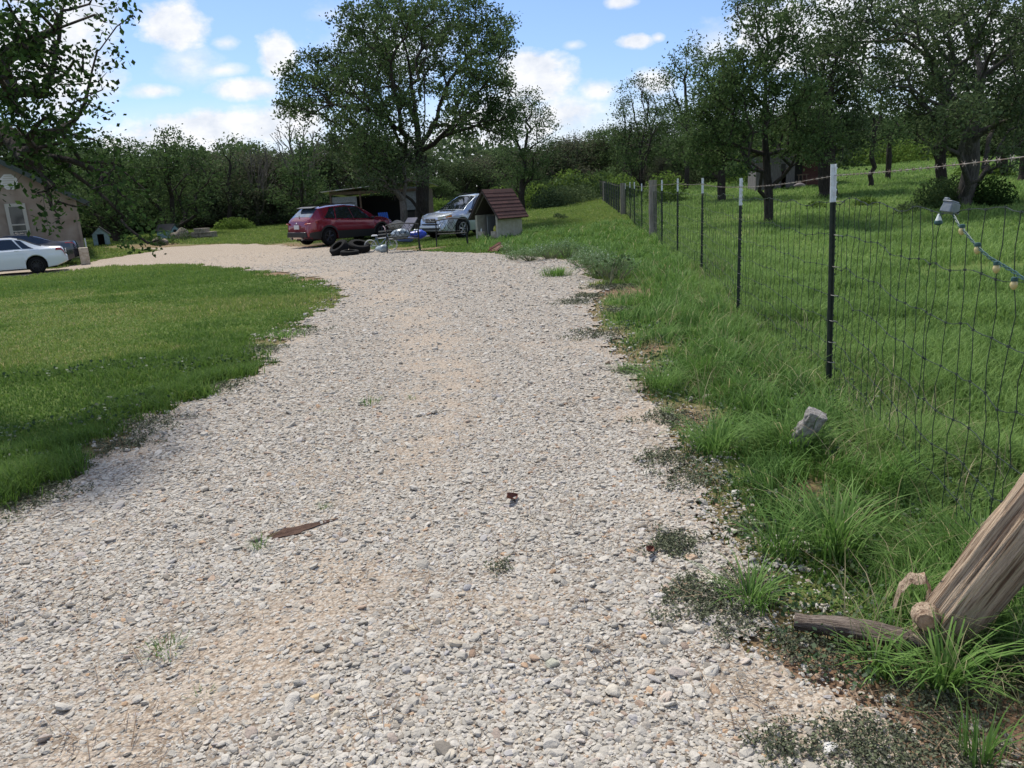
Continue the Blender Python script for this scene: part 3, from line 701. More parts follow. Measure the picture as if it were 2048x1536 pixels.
oak = tree_px('oak_tree', 'big spreading oak with wide lobed crown towering over the open shed', 842, 40, OAK,
 [[(843,370,0),(841,330,0),(836,295,0)], [(836,295,0),(832,240,.4),(822,170,.6),(815,110,.3)], [(836,295,0),(800,262,-.8),(760,225,-1.4),(700,215,-1.6),(660,205,-1.6),(630,175,-1.5)],
  [(836,300,0),(858,268,.8),(878,215,1.2),(900,160,1.0),(935,115,.8),(965,90,.6)], [(845,305,0),(880,275,-.8),(905,252,-1.4),(950,246,-1.6),(985,240,-1.6)],
  [(828,240,.4),(790,170,1.0),(750,110,1.4)], [(845,290,0),(850,230,-1),(848,150,-1.4),(860,80,-1.2)], [(700,215,-1.6),(655,210,-1.8),(605,240,-1.8)]],
 .29, M_barkd, M_oak, dens=40, per=25, sig=.19, size=.145, rtip=.014)
e2 = tree_px('cedar_tree', 'smaller cedar with pale trunk standing in front of the shed opening', 808, 37, [(680,300,26),(700,330,30),(730,345,28),(760,340,34),(790,345,34),(820,335,30),(740,370,18),(790,375,20),(765,300,28),(720,290,26),(835,300,22),(850,345,22),(700,270,20),(660,285,18)],
 [[(808,440,0),(806,400,0),(812,360,0),(805,330,.2)]], .17, M_barkl, M_mesq, dens=30, per=26, sig=.22, size=.13, rtip=.012)
# second stem of the oak
stem = MB(); b0 = onground(849, 40.3)
stem.tube([b0-Vector((0,0,.3)), Vector(at(851,400,40.2)), Vector(at(853,350,40.1)), Vector(at(848,310,40))], [.22, .17, .15, .13], 10)
o = stem.build('trunk', M_barkd, smooth=True); o.parent = oak; o.matrix_parent_inverse = Matrix.Translation(-oak.location)
# ---- pasture trees, right of the fence
tree_px('oak_tree', 'straight oak in the pasture right behind the white topped posts', 1537, 27.5,
 [(1480,10,26),(1520,-25,34),(1560,-40,36),(1500,50,30),(1540,30,36),(1590,20,30),(1625,10,20),(1570,70,34),(1520,100,38),(1480,130,36),(1450,150,32),(1600,90,26),(1560,140,38),(1510,170,44),(1460,195,44),(1420,190,36),(1590,170,38),(1620,200,38),(1550,210,44),(1490,240,46),(1430,240,44),(1390,250,34),(1610,240,44),(1650,260,36),(1570,270,40),(1520,280,38),(1450,290,40),(1410,305,34),(1475,325,24),(1620,290,34),(1590,310,24),(1385,290,24),(1350,300,26)],
 [[(1537,400,0),(1534,350,0),(1532,310,0)], [(1532,310,0),(1530,240,0),(1531,150,.2),(1533,60,0),(1536,-20,0)], [(1533,318,0),(1500,300,-.4),(1455,290,-.7),(1400,285,-.8)], [(1534,318,0),(1560,303,.5),(1600,290,.6),(1640,270,.8)],
  [(1532,140,.2),(1570,100,-.3),(1600,60,-.5)], [(1531,200,.2),(1480,170,-.6),(1440,150,-.8)]],
 .155, M_barkd, M_oak, dens=46, per=40, sig=.15, size=.098, rtip=.009)
BIG = [(1665,60,30),(1690,20,40),(1740,10,44),(1720,60,38),(1770,40,44),(1820,20,44),(1700,95,24),(1760,90,34),(1810,70,36),(1860,30,44),(1900,0,44),(1880,70,44),(1840,110,36),(1790,140,30),(1760,150,24),(1870,140,40),(1920,110,44),(1950,50,44),(1990,20,50),(2040,10,50),(2000,80,44),(2050,70,44),(1960,150,44),(2010,140,44),(2060,130,44),(1900,180,40),(1840,180,34),(1790,190,30),(1740,180,18),(1930,210,40),(1980,200,40),(2030,200,44),(2080,190,50),(1870,230,34),(1820,220,28),(1990,250,36),(2050,260,40),(1940,260,26),(2110,60,60),(2120,160,60),(2020,310,26),(1880,275,22),(1640,100,16)]
tree_px('oak_tree', 'large sprawling oak at the right with brush round its foot', 1925, 31, BIG,
 [[(1938,360,0),(1942,310,0),(1946,270,0)], [(1946,270,0),(1952,210,.4),(1960,150,.6),(1970,90,.6),(1985,10,.6)], [(1941,300,0),(1915,230,-.8),(1880,160,-1.2),(1850,110,-1.4),(1810,80,-1.6),(1760,82,-1.8),(1690,84,-2.0)],
  [(1950,220,.3),(1970,140,.2),(1990,90,-.6),(2030,70,-1.0),(2080,55,-1)], [(1915,230,-.8),(1870,180,.6),(1820,160,1.2),(1780,165,1.4)], [(1850,110,-1.4),(1800,50,-1),(1760,10,-1)], [(1960,150,.6),(1940,80,1.2),(1925,20,1.4)]],
 .30, M_bark, M_mesq, dens=34, per=36, sig=.18, size=.115, rtip=.012)
tree_px('oak_tree', 'dark straight trunk with narrow crown just left of the large sprawling oak', 1880, 33, [(1870,200,30),(1890,160,30),(1860,240,30),(1900,230,30),(1850,180,24),(1885,110,26),(1875,270,20)],
 [[(1881,340,0),(1884,280,0),(1882,220,0)]], .19, M_barkd, M_mesq, dens=26, per=28, sig=.20, size=.12)
tree_px('oak_tree', 'thick dark oak standing at the right end of the pasture shed', 1656, 41, [(1600,240,30),(1640,200,40),(1680,180,36),(1610,160,34),(1650,130,38),(1690,120,28),(1630,100,26),(1665,90,22),(1700,160,24),(1700,220,34),(1660,250,38),(1720,250,20),(1700,280,28),(1640,290,34),(1600,290,26),(1690,310,20)],
 [[(1654,330,0),(1655,280,0),(1652,220,0)]], .42, M_barkd, M_mesq, dens=26, per=42, sig=.28, size=.16)
tree_px('young_tree', 'slim dark tree with open crown in the middle of the far pasture', 1742, 47, [(1715,180,20),(1740,150,26),(1770,165,24),(1750,200,26),(1780,210,24),(1720,220,22),(1745,240,26),(1775,250,24),(1725,262,20),(1755,280,20),(1790,275,16),(1730,140,14),(1765,130,14)],
 [[(1744,300,0),(1748,260,0),(1745,210,0)]], .13, M_barkd, M_oak, dens=12, per=26, sig=.30, size=.16)
tree_px('young_tree', 'small tree right behind the slim dark pasture tree', 1775, 52, [(1770,230,20),(1795,240,22),(1780,265,24),(1800,280,20),(1765,285,18),(1810,255,16)], [[(1778,310,0),(1780,280,0)]], .16, M_barkd, M_oak, dens=11, per=26, sig=.32, size=.18)
tree_px('oak_tree', 'forked oak standing far right behind the sprawling oak', 2005, 50, [(1985,230,26),(2010,210,30),(2040,230,30),(1970,260,20),(2000,260,26),(2040,265,26),(2070,240,26),(2020,180,24)], [[(2002,300,0),(1995,270,0),(1990,250,0)], [(2005,310,0),(2012,280,0),(2020,250,0)]], .24, M_barkd, M_mesq, dens=11, per=26, sig=.34, size=.18)
tree_px('oak_tree', 'oak with stout low crown partly cut by the right picture edge', 2050, 46, [(2030,260,26),(2060,230,36),(2090,260,36),(2060,290,24),(2100,200,36)], [[(2050,290,0),(2052,260,0)]], .30, M_barkd, M_mesq, dens=11, per=26, sig=.34, size=.18)
tree_px('oak_tree', 'tall thin oak with a dark mistletoe ball high in its crown', 1372, 62, [(1375,95,18),(1400,100,16),(1360,110,20),(1345,130,20),(1325,150,18),(1315,170,14),(1390,130,18),(1400,160,16),(1370,150,20),(1340,180,18),(1360,200,18),(1395,190,14),(1385,80,12),(1330,200,14),(1345,230,18),(1380,240,20),(1350,270,24),(1400,270,24),(1375,300,24)],
 [[(1374,330,0),(1374,260,0),(1372,200,0),(1368,150,0)]], .18, M_barkd, M_oak, dens=10, per=26, sig=.34, size=.19)
tree_px('oak_tree', 'bushy oak between the thin tall oak and the straight pasture oak', 1443, 44, [(1440,110,26),(1470,130,26),(1420,140,28),(1400,170,22),(1450,170,34),(1480,180,30),(1430,210,34),(1410,240,34),(1460,240,36),(1390,280,32),(1430,290,36),(1470,290,32),(1400,320,26),(1450,330,22)],
 [[(1443,360,0),(1444,320,0),(1440,260,0),(1440,190,0)]], .22, M_barkd, M_oak, dens=22, per=32, sig=.26, size=.15)
tree_px('juniper_tree', 'fan shaped dark tree with upright branches at the end of the fence', 1280, 66, [(1250,175,12),(1265,165,12),(1282,162,14),(1300,185,14),(1315,205,12),(1245,200,14),(1262,200,16),(1285,205,18),(1305,230,18),(1240,235,16),(1262,240,20),(1290,250,22),(1320,255,16),(1235,270,18),(1262,280,24),(1295,290,26),(1325,295,22),(1240,310,22),(1270,325,24),(1310,330,26),(1335,330,20),(1335,240,10)],
 [[(1283,350,0),(1281,300,0),(1270,240,0),(1262,180,0)], [(1281,300,0),(1290,240,0),(1284,175,0)]], .28, M_barkd, M_oak, dens=12, per=34, sig=.30, size=.17, bf=.8)
tree_px('oak_tree', 'tall airy oak rising behind the small dog house roof', 1045, 62, [(1040,200,18),(1060,195,18),(1080,215,18),(1095,235,16),(1105,255,12),(1020,215,16),(1010,240,14),(1050,230,20),(1075,250,18),(1030,260,18),(1060,275,14),(1015,285,16),(1090,275,12),(1040,300,20),(1010,310,16),(1075,300,18),(1100,310,14),(1050,330,26),(1020,345,24),(1080,340,24),(1040,370,22),(1105,290,10)],
 [[(1043,400,0),(1046,350,0),(1050,300,0),(1060,240,0)], [(1048,320,0),(1030,270,0),(1022,230,0)]], .26, M_barkd, M_oak, dens=16, per=36, sig=.26, size=.16)
tree_px('oak_tree', 'round topped dark oak left of centre behind the cut stone stack', 345, 56, [(345,285,20),(320,295,20),(370,295,20),(395,315,20),(300,315,20),(345,315,26),(420,340,18),(385,345,26),(330,345,28),(290,345,24),(410,370,22),(360,380,28),(310,385,28),(275,380,22),(400,405,24),(350,415,28),(300,420,26),(380,430,20),(330,440,18),(265,420,20)],
 [[(345,420,0),(340,370,0),(345,320,0)], [(342,380,0),(380,340,0)]], .3, M_barkd, M_oak, dens=18, per=34, sig=.28, size=.17)
tree_px('oak_tree', 'dark tree mass behind the blue painted dog house', 235, 53, [(200,310,18),(225,320,24),(250,330,22),(190,345,26),(220,360,28),(255,365,26),(180,385,28),(210,400,28),(245,405,26),(185,430,24),(225,440,22),(260,440,18),(160,400,24),(150,360,20),(175,300,12)],
 [[(240,440,0),(235,400,0),(225,350,0)]], .24, M_barkd, M_oak, dens=18, per=34, sig=.28, size=.17)
tree_px('dead_tree', 'nearly bare pale tree rising left of the big oak', 610, 60, [(575,255,16),(560,265,14),(550,285,16),(590,245,16),(640,260,16),(650,285,14),(570,300,20),(640,300,18),(605,270,20)],
 [[(608,380,0),(602,320,0),(590,270,0)], [(605,340,0),(620,290,0),(640,255,0)], [(600,310,0),(575,280,0),(555,260,0)]], .20, M_barkl, M_brown, dens=14, per=2, sig=.3, size=.15, bf=.9, rtip=.02)
tree_px('oak_tree', 'narrow dark tree in front of the nearly bare pale tree', 604, 56, [(600,265,14),(612,285,14),(598,300,18),(585,320,18),(615,320,18),(600,345,24),(625,355,20),(575,350,18),(595,380,24),(625,390,22),(570,390,20),(600,415,20),(640,380,18)],
 [[(604,400,0),(600,340,0),(602,280,0)]], .2, M_barkd, M_oak, dens=12, per=34, sig=.34, size=.19)
tree_px('oak_tree', 'open crowned tree on the skyline right of the round topped oak', 458, 64, [(445,290,12),(462,282,14),(475,300,12),(440,310,14),(460,315,16),(480,320,14),(430,330,14),(455,345,20),(485,350,18),(440,370,20),(470,380,22),(495,385,18),(455,410,20),(485,415,18)],
 [[(460,420,0),(458,350,0),(462,300,0)]], .2, M_barkd, M_mesq, dens=9, per=26, sig=.32, size=.18)
tree_px('dead_tree', 'bare twiggy tree on the skyline between two leafy trees', 515, 66, [(505,305,14),(525,300,14),(540,320,14),(495,325,14),(520,330,18),(548,335,12),(530,310,12)], [[(515,420,0),(516,360,0),(520,320,0)]], .16, M_barkl, M_brown, dens=22, per=4, sig=.3, size=.14, bf=.9, rtip=.02)
# ---- the tree line: a few kinds, copied with their own size and turn
def proto(name, label, h, rad, nclump, lm, bm, dens, per, sig, size, low=.12, bf=.5, rt=.2):
    cl = []
    for k in range(nclump):
        z = h*(low+(.95-low)*random.random()); f = math.sin(math.pi*min(1, max(.12, (z/h-low)/(1.08-low)))**.8)
        a = random.uniform(0, 6.28); q = rad*f*random.uniform(.2, .95); r = rad*random.uniform(.26, .42)
        cl.append((np.array((math.cos(a)*q, math.sin(a)*q, z)), r))
    t = Tree(); t.path([(0, 0, -.3), (0, 0, .3), (random.uniform(-.3, .3), random.uniform(-.3, .3), h*.3), (random.uniform(-.5, .5), random.uniform(-.5, .5), h*.6)])
    t.attract(blob_pts(cl, dens), bf=bf, step=.8)
    e = empty(name, (0, 0, 0), 0, label, 'tree', 'trees of the far tree line')
    t.wood('trunk', bm, rt, .02, parent=e); t.leaves('crown', lm, per, sig, size, parent=e); return e
PR = [proto('oak_tree', 'x', 7.5, 3.2, 26, M_oak, M_barkd, 13, 34, .36, .20, .06), proto('oak_tree', 'x', 8.5, 2.8, 26, M_mesq, M_barkd, 13, 30, .36, .19, .05),
      proto('scrub_tree', 'x', 6.0, 2.8, 24, M_brown, M_barkd, 14, 20, .36, .18, .05), proto('scrub_tree', 'x', 5.2, 3.0, 22, M_mesq, M_barkd, 13, 32, .36, .19, .0),
      proto('thicket_tree', 'x', 7.0, 3.0, 24, M_oak, M_barkd, 13, 36, .36, .19, .0), proto('dead_tree', 'x', 8.2, 2.4, 22, M_brown, M_barkl, 14, 3, .4, .18, .3, .9)]
first = [True]*len(PR); KIND = ['dark leafy oak', 'grey green open tree', 'brownish twiggy scrub tree', 'low grey green bushy tree', 'dense dark thicket tree', 'bare pale branched tree']
PLACE = ['left of the stone stack', 'behind the stone stack', 'behind the red car', 'behind the open shed', 'behind the big oak', 'right of the big oak', 'behind the dog house roof', 'in the gap before the fence end', 'behind the fence end', 'behind the pasture shed', 'at the far right of the pasture']
def place(k, px, D, hpx, lab, rot=None, sx=1.0):
    p = onground(px, D); z = hpx*D/1500; h0 = (7.5, 8.5, 6, 5.2, 7, 8.2)[k]
    if first[k]: o = PR[k]; first[k] = False
    else: o = copy_tree(PR[k])
    sc_ = z/h0; o.location = p; o.scale = (sc_*sx, sc_*sx, sc_); o.rotation_euler = (0, 0, random.uniform(0, 6.28) if rot is None else rot)
    o['label'] = lab; return o
LINE = []
x = -60
i = 0
ORD = ['first', 'second', 'third', 'fourth', 'fifth', 'sixth', 'seventh', 'eighth', 'ninth', 'tenth']
def seg(lst, where):
    cnt = {}
    for (k, px, D, h, sx) in lst:
        cnt[k] = cnt.get(k, 0)+1; tot = sum(1 for q in lst if q[0] == k)
        w = KIND[k]+' '+where if tot == 1 else ORD[cnt[k]-1]+' '+KIND[k]+' '+where+', from left'
        place(k, px, D, h, w, sx=sx)
seg([(4,-60,60,190,1.3),(0,20,62,185,1.2),(4,100,60,175,1.3),(1,150,66,180,1.1)], 'behind the grey house')
seg([(4,200,64,140,1.4),(0,255,66,150,1.3),(4,300,66,140,1.4),(3,365,70,110,1.5),(0,410,70,125,1.3)], 'behind the two small dog houses')
seg([(2,440,68,120,1.5),(4,468,72,112,1.4),(2,500,68,125,1.4),(3,525,72,115,1.5),(2,555,70,120,1.4),(4,585,72,125,1.3),(0,520,76,130,1.3),(3,470,66,70,1.5),(3,545,66,60,1.5)], 'between the stone stack and the red car')
seg([(3,620,68,110,1.4),(2,655,70,120,1.4),(4,690,68,140,1.3),(1,720,72,150,1.2),(0,760,74,140,1.3),(4,800,70,130,1.4)], 'behind the open shed')
seg([(1,870,70,120,1.2),(4,905,74,95,1.5),(3,935,70,95,1.5),(2,965,72,100,1.5),(3,990,76,95,1.5),(0,1015,78,105,1.4),(4,880,64,70,1.5)], 'behind the silver car')
seg([(2,1070,76,100,1.5),(3,1095,80,95,1.5),(4,1120,84,105,1.3),(2,1140,80,110,1.4),(5,1150,84,125,1.1),(3,1170,86,100,1.5),(0,1190,90,105,1.4),(2,1210,84,95,1.5),(4,1065,70,60,1.5)], 'between the dog house and the fence end')
seg([(0,1225,84,110,1.3),(4,1255,80,110,1.3),(2,1300,78,110,1.4),(0,1335,78,130,1.3),(3,1350,70,80,1.4),(4,1395,72,120,1.3),(3,1430,66,70,1.3),(4,1480,70,110,1.3),(2,1320,64,60,1.4)], 'left of the pasture shed')
seg([(4,1540,78,100,1.3),(0,1600,80,110,1.3),(4,1660,78,90,1.3),(3,1700,84,70,1.6),(4,1740,90,72,1.6),(3,1780,92,70,1.6),(4,1830,92,78,1.5),(3,1880,90,80,1.5),(0,1930,88,95,1.4),(4,1975,86,90,1.4),(3,2010,84,85,1.4),(4,2060,82,100,1.4)], 'behind the far right pasture')
for k in range(len(PR)):
    if first[k]: bpy.data.objects.remove(PR[k])
# far wood behind everything, one mass
def far_wood():
    P = []
    for a in np.arange(-48, 48, .22):
        D = 105+12*math.sin(a*.7)+RNG.uniform(-6, 6); x_, y_ = D*math.sin(math.radians(a)), D*math.cos(math.radians(a)); z_ = float(T(x_, y_))
        h = 7.2+2.0*fbm(np.array(a*.4), np.array(3.1), 1)+1.5*math.sin(a*1.3)*.5
        h *= 1-.50*float(sst(-4, 12, a))
        n = 150; zz = h*RNG.random(n)**.8
        P.append(np.stack([x_+RNG.normal(size=n)*1.0, y_+RNG.normal(size=n)*1.6, z_+zz], 1))
    P = np.concatenate(P); return leafdisc(P, np.full(len(P), .55), M_mesq, 'far_wood', np.clip(.2+.6*RNG.random(len(P)), 0, 1), up=.4, asp=.8)
tag(far_wood(), 'far dark wood closing the view behind the tree line', 'woods', kind='stuff')
# dark low brush closing the foot of the tree line
def brush(pts, n, h, size, m, name, label, kind=None, group=None, sx=1.0):
    P = []
    for (px, D, w) in pts:
        b_ = onground(px, D); a = RNG.normal(size=(n, 3)); a /= np.linalg.norm(a, axis=1)[:, None]; q = (RNG.random(n)**.45)[:, None]
        q = a*q*np.array([w*sx, w*.7, h]); q[:, 2] = np.abs(q[:, 2]); P.append(q+np.array(b_))
    P = np.concatenate(P); c = onground(pts[0][0], pts[0][1]); P = P-np.array(c)
    cl = fbm(P[:, 0]+20, P[:, 2]+P[:, 1], h*.4+.1, 2)
    o = leafdisc(P, np.full(len(P), size), m, name, np.clip(.45*RNG.random(len(P))+.9*(cl-.2), 0, 1), up=.5); o.location = c
    return tag(o, label, 'bush' if not kind else 'undergrowth', group, kind)
brush([(px, 73+3*math.sin(px), 2.6) for px in range(-80, 1260, 22)], 520, 2.6, .32, M_oak, 'undergrowth', 'dark undergrowth filling the foot of the tree line', kind='stuff')
# ---- bushes
brush([(1245,60,1.6)], 1400, 1.9, .2, M_bright, 'bush', 'yellow green bush at the far end of the fence')
brush([(1330,47,1.5)], 1600, 1.9, .18, M_bright, 'bush', 'yellow green bush behind the weathered wooden fence post')
brush([(1140,72,2.6)], 2600, 3.0, .26, M_bright, 'bush', 'light green bush behind the dark low brush pile')
brush([(1205,74,2.2)], 1800, 2.2, .26, M_bright, 'bush', 'light green bush left of the fence end')
brush([(1000,66,2.0),(1075,66,2.0)], 1200, 2.2, .24, M_bright, 'bush', 'light green scrub behind the dog house')
brush([(1120,62,2.2),(1150,64,2.4),(1095,60,1.6)], 1500, 1.6, .2, M_mesq, 'bush', 'dark low brush pile at the back of the centre lawn')
brush([(470,60,1.6)], 1500, .9, .18, M_bright, 'bush', 'low rounded bush right of the cut stone stack')
brush([(870,58,1.2),(885,56,1.0)], 1100, 1.6, .18, M_bright, 'bush', 'bright weedy bush between the oak and the silver car')
brush([(1870,30.6,.9),(1905,31.5,1.1)], 2600, 1.1, .10, M_oak, 'bush', 'dark brush left of the foot of the sprawling oak')
brush([(1975,31.5,1.0)], 2600, 1.0, .11, M_near, 'bush', 'dark leafy shrub right of the foot of the sprawling oak')
brush([(1815,29,.5)], 900, .4, .07, M_mesq, 'bush', 'grey green weed clump left of the sprawling oak brush')
brush([(1730,34,.55)], 900, .35, .08, M_bright, 'bush', 'larger low green hummock in the pasture behind the nearest post')
brush([(1632,34,.45)], 800, .32, .08, M_bright, 'bush', 'low green hummock in the pasture in front of the shed')
brush([(1730,78,3.5),(1770,80,3.5),(1690,76,3.5),(1820,82,3.5)], 900, 2.4, .32, M_bright, 'bush', 'light green scrub at the back of the pasture')
brush([(1950,52,1.4),(1985,50,1.2)], 1000, .7, .16, M_bright, 'bush', 'low weeds behind the sprawling oak')
brush([(1560,60,2.6),(1510,60,2.6)], 1400, 2.6, .26, M_bright, 'bush', 'light green scrub left of the pasture shed')
brush([(1125,40,.35),(1115,41,.25)], 260, .30, .08, M_mesq, 'weed_clump', 'tiny dark weed clump alone on the centre lawn')
# ---- overhanging tree at the near left, trunk beyond the frame
def near_tree():
    root = np.array([-8.2, 8.6, float(T(-8.2, 8.6))]); t = Tree()
    t.path([root-np.array([0, 0, .3]), root+np.array([0, 0, .8]), root+np.array([.1, 0, 1.8])], step=.3)
    c = lambda px, py, D: np.array(at(px, py, D))
    lim = [[c(-120,300,8.6), c(0,262,8.0), c(55,285,7.8), c(120,262,7.6), c(150,240,7.4)], [c(-120,300,8.6), c(-60,150,7.6), c(40,90,7.0), c(110,60,6.8), c(190,30,6.6), c(240,20,6.5)],
           [c(-60,200,8.0), c(60,180,7.4), c(130,150,7.2), c(190,140,7.0)], [c(0,262,8.0), c(60,330,7.2), c(110,370,6.9)], [c(55,285,7.8), c(140,320,7.2), c(215,350,7.0)],
           [c(-120,260,8.4), c(-40,60,7.4), c(20,-40,7.0)], [c(120,262,7.6), c(190,280,7.2), c(240,295,7.0)]]
    for g in lim: t.path([np.array(q) for q in g], jit=.03, step=.25)
    CLP = [(20,40,40),(60,20,34),(100,20,22),(145,12,20),(190,10,14),(230,8,12),(262,25,8),(50,100,34),(90,100,30),(120,80,18),(130,110,18),(10,140,40),(60,150,34),(110,140,26),(150,125,14),(20,190,40),(75,190,34),(120,170,24),(160,145,18),(200,150,12),(205,170,8),(165,110,8),(190,95,7),(238,108,5),
           (30,240,36),(90,230,30),(140,220,24),(175,210,16),(210,225,8),(60,290,34),(110,270,30),(150,265,20),(170,280,14),(110,325,24),(75,315,20),(140,310,26),(190,300,16),(175,340,18),(120,370,22),(70,385,14),(105,400,16),(115,440,10),(100,455,9),(22,378,6),
           (200,330,20),(235,300,14),(255,330,20),(230,360,22),(270,360,14),(210,400,18),(180,380,18),(250,395,14),(290,380,8),(250,440,10),(265,480,5),(248,486,3),(310,455,4),(295,485,3),(318,480,3),(270,420,8),(160,420,10),(350,335,6),(200,60,6),(215,45,6),(-25,150,34),(-30,240,34),(-20,60,30)]
    cl = []
    for (a, b, r) in CLP:
        D = 7.1+random.uniform(-.7, .9); rr = r*D/1500; cl.append((np.array(at(a, b, D)), (rr, rr*1.6, rr)))
    P = blob_pts(cl, 560, shell=.0); extra = []
    t.attract(P, bf=.35, step=.16, jit=.07)
    t.A[:t.n] -= root
    e = empty('elm_tree', tuple(root), 0, 'near overhanging tree whose dark leafy branches hang in from the left edge', 'tree')
    t.wood('trunk', M_barkd, .13, .0018, e=2.3, parent=e)
    tp = np.array([t.p[k] for k in t.tips]); per = 9; n = len(tp)*per
    P = np.repeat(tp, per, 0)+RNG.normal(size=(n, 3))*.055
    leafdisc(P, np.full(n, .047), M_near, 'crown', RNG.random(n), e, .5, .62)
    print('near tree tips', len(tp))
near_tree()
# ================================================================ fence
M_tdark = mat('post_dark_green', (.012, .022, .016), .55, noise=(30, (.03, .035, .025), 5)); M_twhite = mat('post_white_paint', (.74, .78, .82), .5, noise=(25, (.60, .62, .62), 5))
M_wire = mat('green_coated_wire', (.016, .030, .018), .7); M_galv = mat('galvanised_wire', (.42, .42, .39), .5, .4, noise=(20, (.22, .17, .12), 4)); M_barb = mat('old_barbed_wire', (.30, .28, .24), .6, .3, noise=(12, (.14, .09, .06), 4))
M_greywood = mat('weathered_wood', (.30, .27, .235), .95, noise=(6, (.16, .135, .115), 9), bump=.9, stretch=(6, 6, .5))
POST = [(1660,765,327,1675), (1478,625,356,1487), (1404.5,543,356,1404), (1356,514,357,1355), (1325,495,360,1323), (1284.5,462,367,1283), (1270,451,364,1269), (1261,439,364,1262), (1252,431,367,1252)]
def tpost(h, wh):
    e = empty('fence_post', (0, 0, 0)); w = .042
    def sec(z0, z1, g=0): return MB().box((0, 0, (z0+z1)/2), (w+g, .006+g, z1-z0)).box((0, .018, (z0+z1)/2), (.006+g, .030+g, z1-z0))
    a = sec(-.25, h-wh); c_ = sec(h-wh, h, .001)
    d = a; u = c_; z = .06
    while z < h-.02:
        (d if z < h-wh else u).box((0, -.007, z), (.016, .010, .018), taper=.35); (d if z < h-wh else u).box((-.016, -.006, z+.006), (.008, .008, .012)); z += .053
    a.build('steel_bar', M_tdark, e); c_.build('painted_top', M_twhite, e); return e
PL = ['nearest and tallest fence post with white top, beside the bark block', 'second white topped fence post from the nearest, left of the pasture oak trunk', 'third white topped fence post counting from the nearest', 'fourth white topped fence post counting from the nearest',
      'white topped fence post just right of the large weathered wooden post', 'first white topped post left of the large weathered wooden post', 'second white topped post left of the large weathered wooden post', 'third white topped post left of the large weathered wooden post', 'white topped post touching the farther weathered wooden post']
PB = []; PH = []
def hgt(px, py, base):
    D = math.hypot(base.x, base.y); return at(px, py, D).z-base.z
for i, (bx, by, ty, tx) in enumerate(POST):
    b = G(bx, by); h = min(1.75, hgt(tx, ty, b)); PB.append(b); PH.append(h)
for i in range(len(POST)):
    e = tpost(PH[i], (.28, .32, .27, .28, .27, .26, .26, .26, .26)[i]); e.location = PB[i]
    e.rotation_euler = (0, random.uniform(-.01, .03), -.12+random.uniform(-.12, .12)+1.45)
    if i == 0: e.rotation_euler = (-.01, .045, 1.62)
    tag(e, PL[i], 'fence post', 'steel fence posts with white tops')
print('posts', [(round(b.x,2), round(b.y,2), round(h,2)) for b, h in zip(PB, PH)])
def woodpost(px, py, r, ty, label):
    b = G(px, py); h = hgt(px, ty, b); m = MB(); m.tube([b+Vector((0, 0, z)) for z in np.linspace(-.2, h, 14)], [r*(1+random.uniform(-.06, .06)) for _ in range(14)], 12)
    o = m.build('wooden_post', M_greywood, smooth=True, ang=50); return tag(o, label, 'fence post', 'weathered wooden fence posts'), b
o, WP1 = woodpost(1306, 472, .125, 360, 'thick weathered wooden fence post, the larger and nearer of two')
o, WP2 = woodpost(1246.5, 430, .135, 366, 'weathered wooden fence post farther along, behind several white tops')
M_far = mat('old_post_dark', (.05, .055, .048), .8)
FAR = [(1237.5,424),(1232.5,419),(1228,416),(1223,412.5),(1218,409),(1213,405),(1208.5,401),(1204.5,397.5),(1201,394),(1198,391)]
FPB = []
for k, (a, c) in enumerate(FAR):
    b = G(a, c+2); D = math.hypot(b.x, b.y)
    if D > 80: b = onground(a, 62+k*2.5)
    FPB.append(b); m = MB(); hh = 1.5
    m.tube([(0, 0, -.2), (0, 0, hh)], .045 if k != 6 else .10, 6); m.box((0, -.04, hh*.5), (.03, .03, hh)); o = m.build('fence_post', M_far if k != 6 else M_greywood); o.location = b
    tag(o, ORD[k]+' plain dark post beyond the white topped ones, counting away' if k != 6 else 'pale wooden post near the far end of the fence', 'fence post', 'plain dark posts at the far end of the fence')
# woven wire: line wires and kinked stays
line = [Vector((1.02, -1.0, 0)), Vector((1.60, 1.6, 0))]+[Vector(b) for b in PB[:5]]+[Vector(WP1)]+[Vector(b) for b in PB[5:]]+[Vector(WP2)]+[Vector(b) for b in FPB]
pts2 = []
for a, b in zip(line[:-1], line[1:]):
    n = max(1, int((b-a).to_2d().length/.165))
    for k in range(n): q = a.lerp(b, k/n); pts2.append(q)
pts2.append(line[-1])
HT = [1.40, 1.15, .91, .69, .49, .32, .16, .03]
rr_ = np.random.default_rng(3)
mesh_w = MB(); nodesP = []
for i, q in enumerate(pts2):
    z0 = float(T(q.x, q.y)); D = math.hypot(q.x, q.y); nr = 1 if D > 14 else 1.0
    sag = .018*math.sin(i*.37)+.012*math.sin(i*1.3)
    row = []; cx = 0.0
    for k, h in enumerate(HT):
        cx += rr_.normal()*.022; cx *= .9
        row.append(Vector((q.x+cx*.3+rr_.normal()*.004, q.y+cx, z0+h+sag*(1 if k == 0 else .8)+rr_.normal()*.006)))
    nodesP.append(row)
lw = MB(); st_ = MB()
for k in range(len(HT)):
    chunk = []
    for i, row in enumerate(nodesP):
        p = row[k]; D = math.hypot(p.x, p.y)
        if p.y < .2 or D > 62: continue
        chunk.append(p)
        if i+1 < len(nodesP): chunk.append(row[k].lerp(nodesP[i+1][k], .5)+Vector((0, 0, rr_.normal()*.005)))
    (lw).tube(chunk, [(.0023 if k == 0 else .0017)+.00007*math.hypot(p.x, p.y) for p in chunk], 4, cap=False)
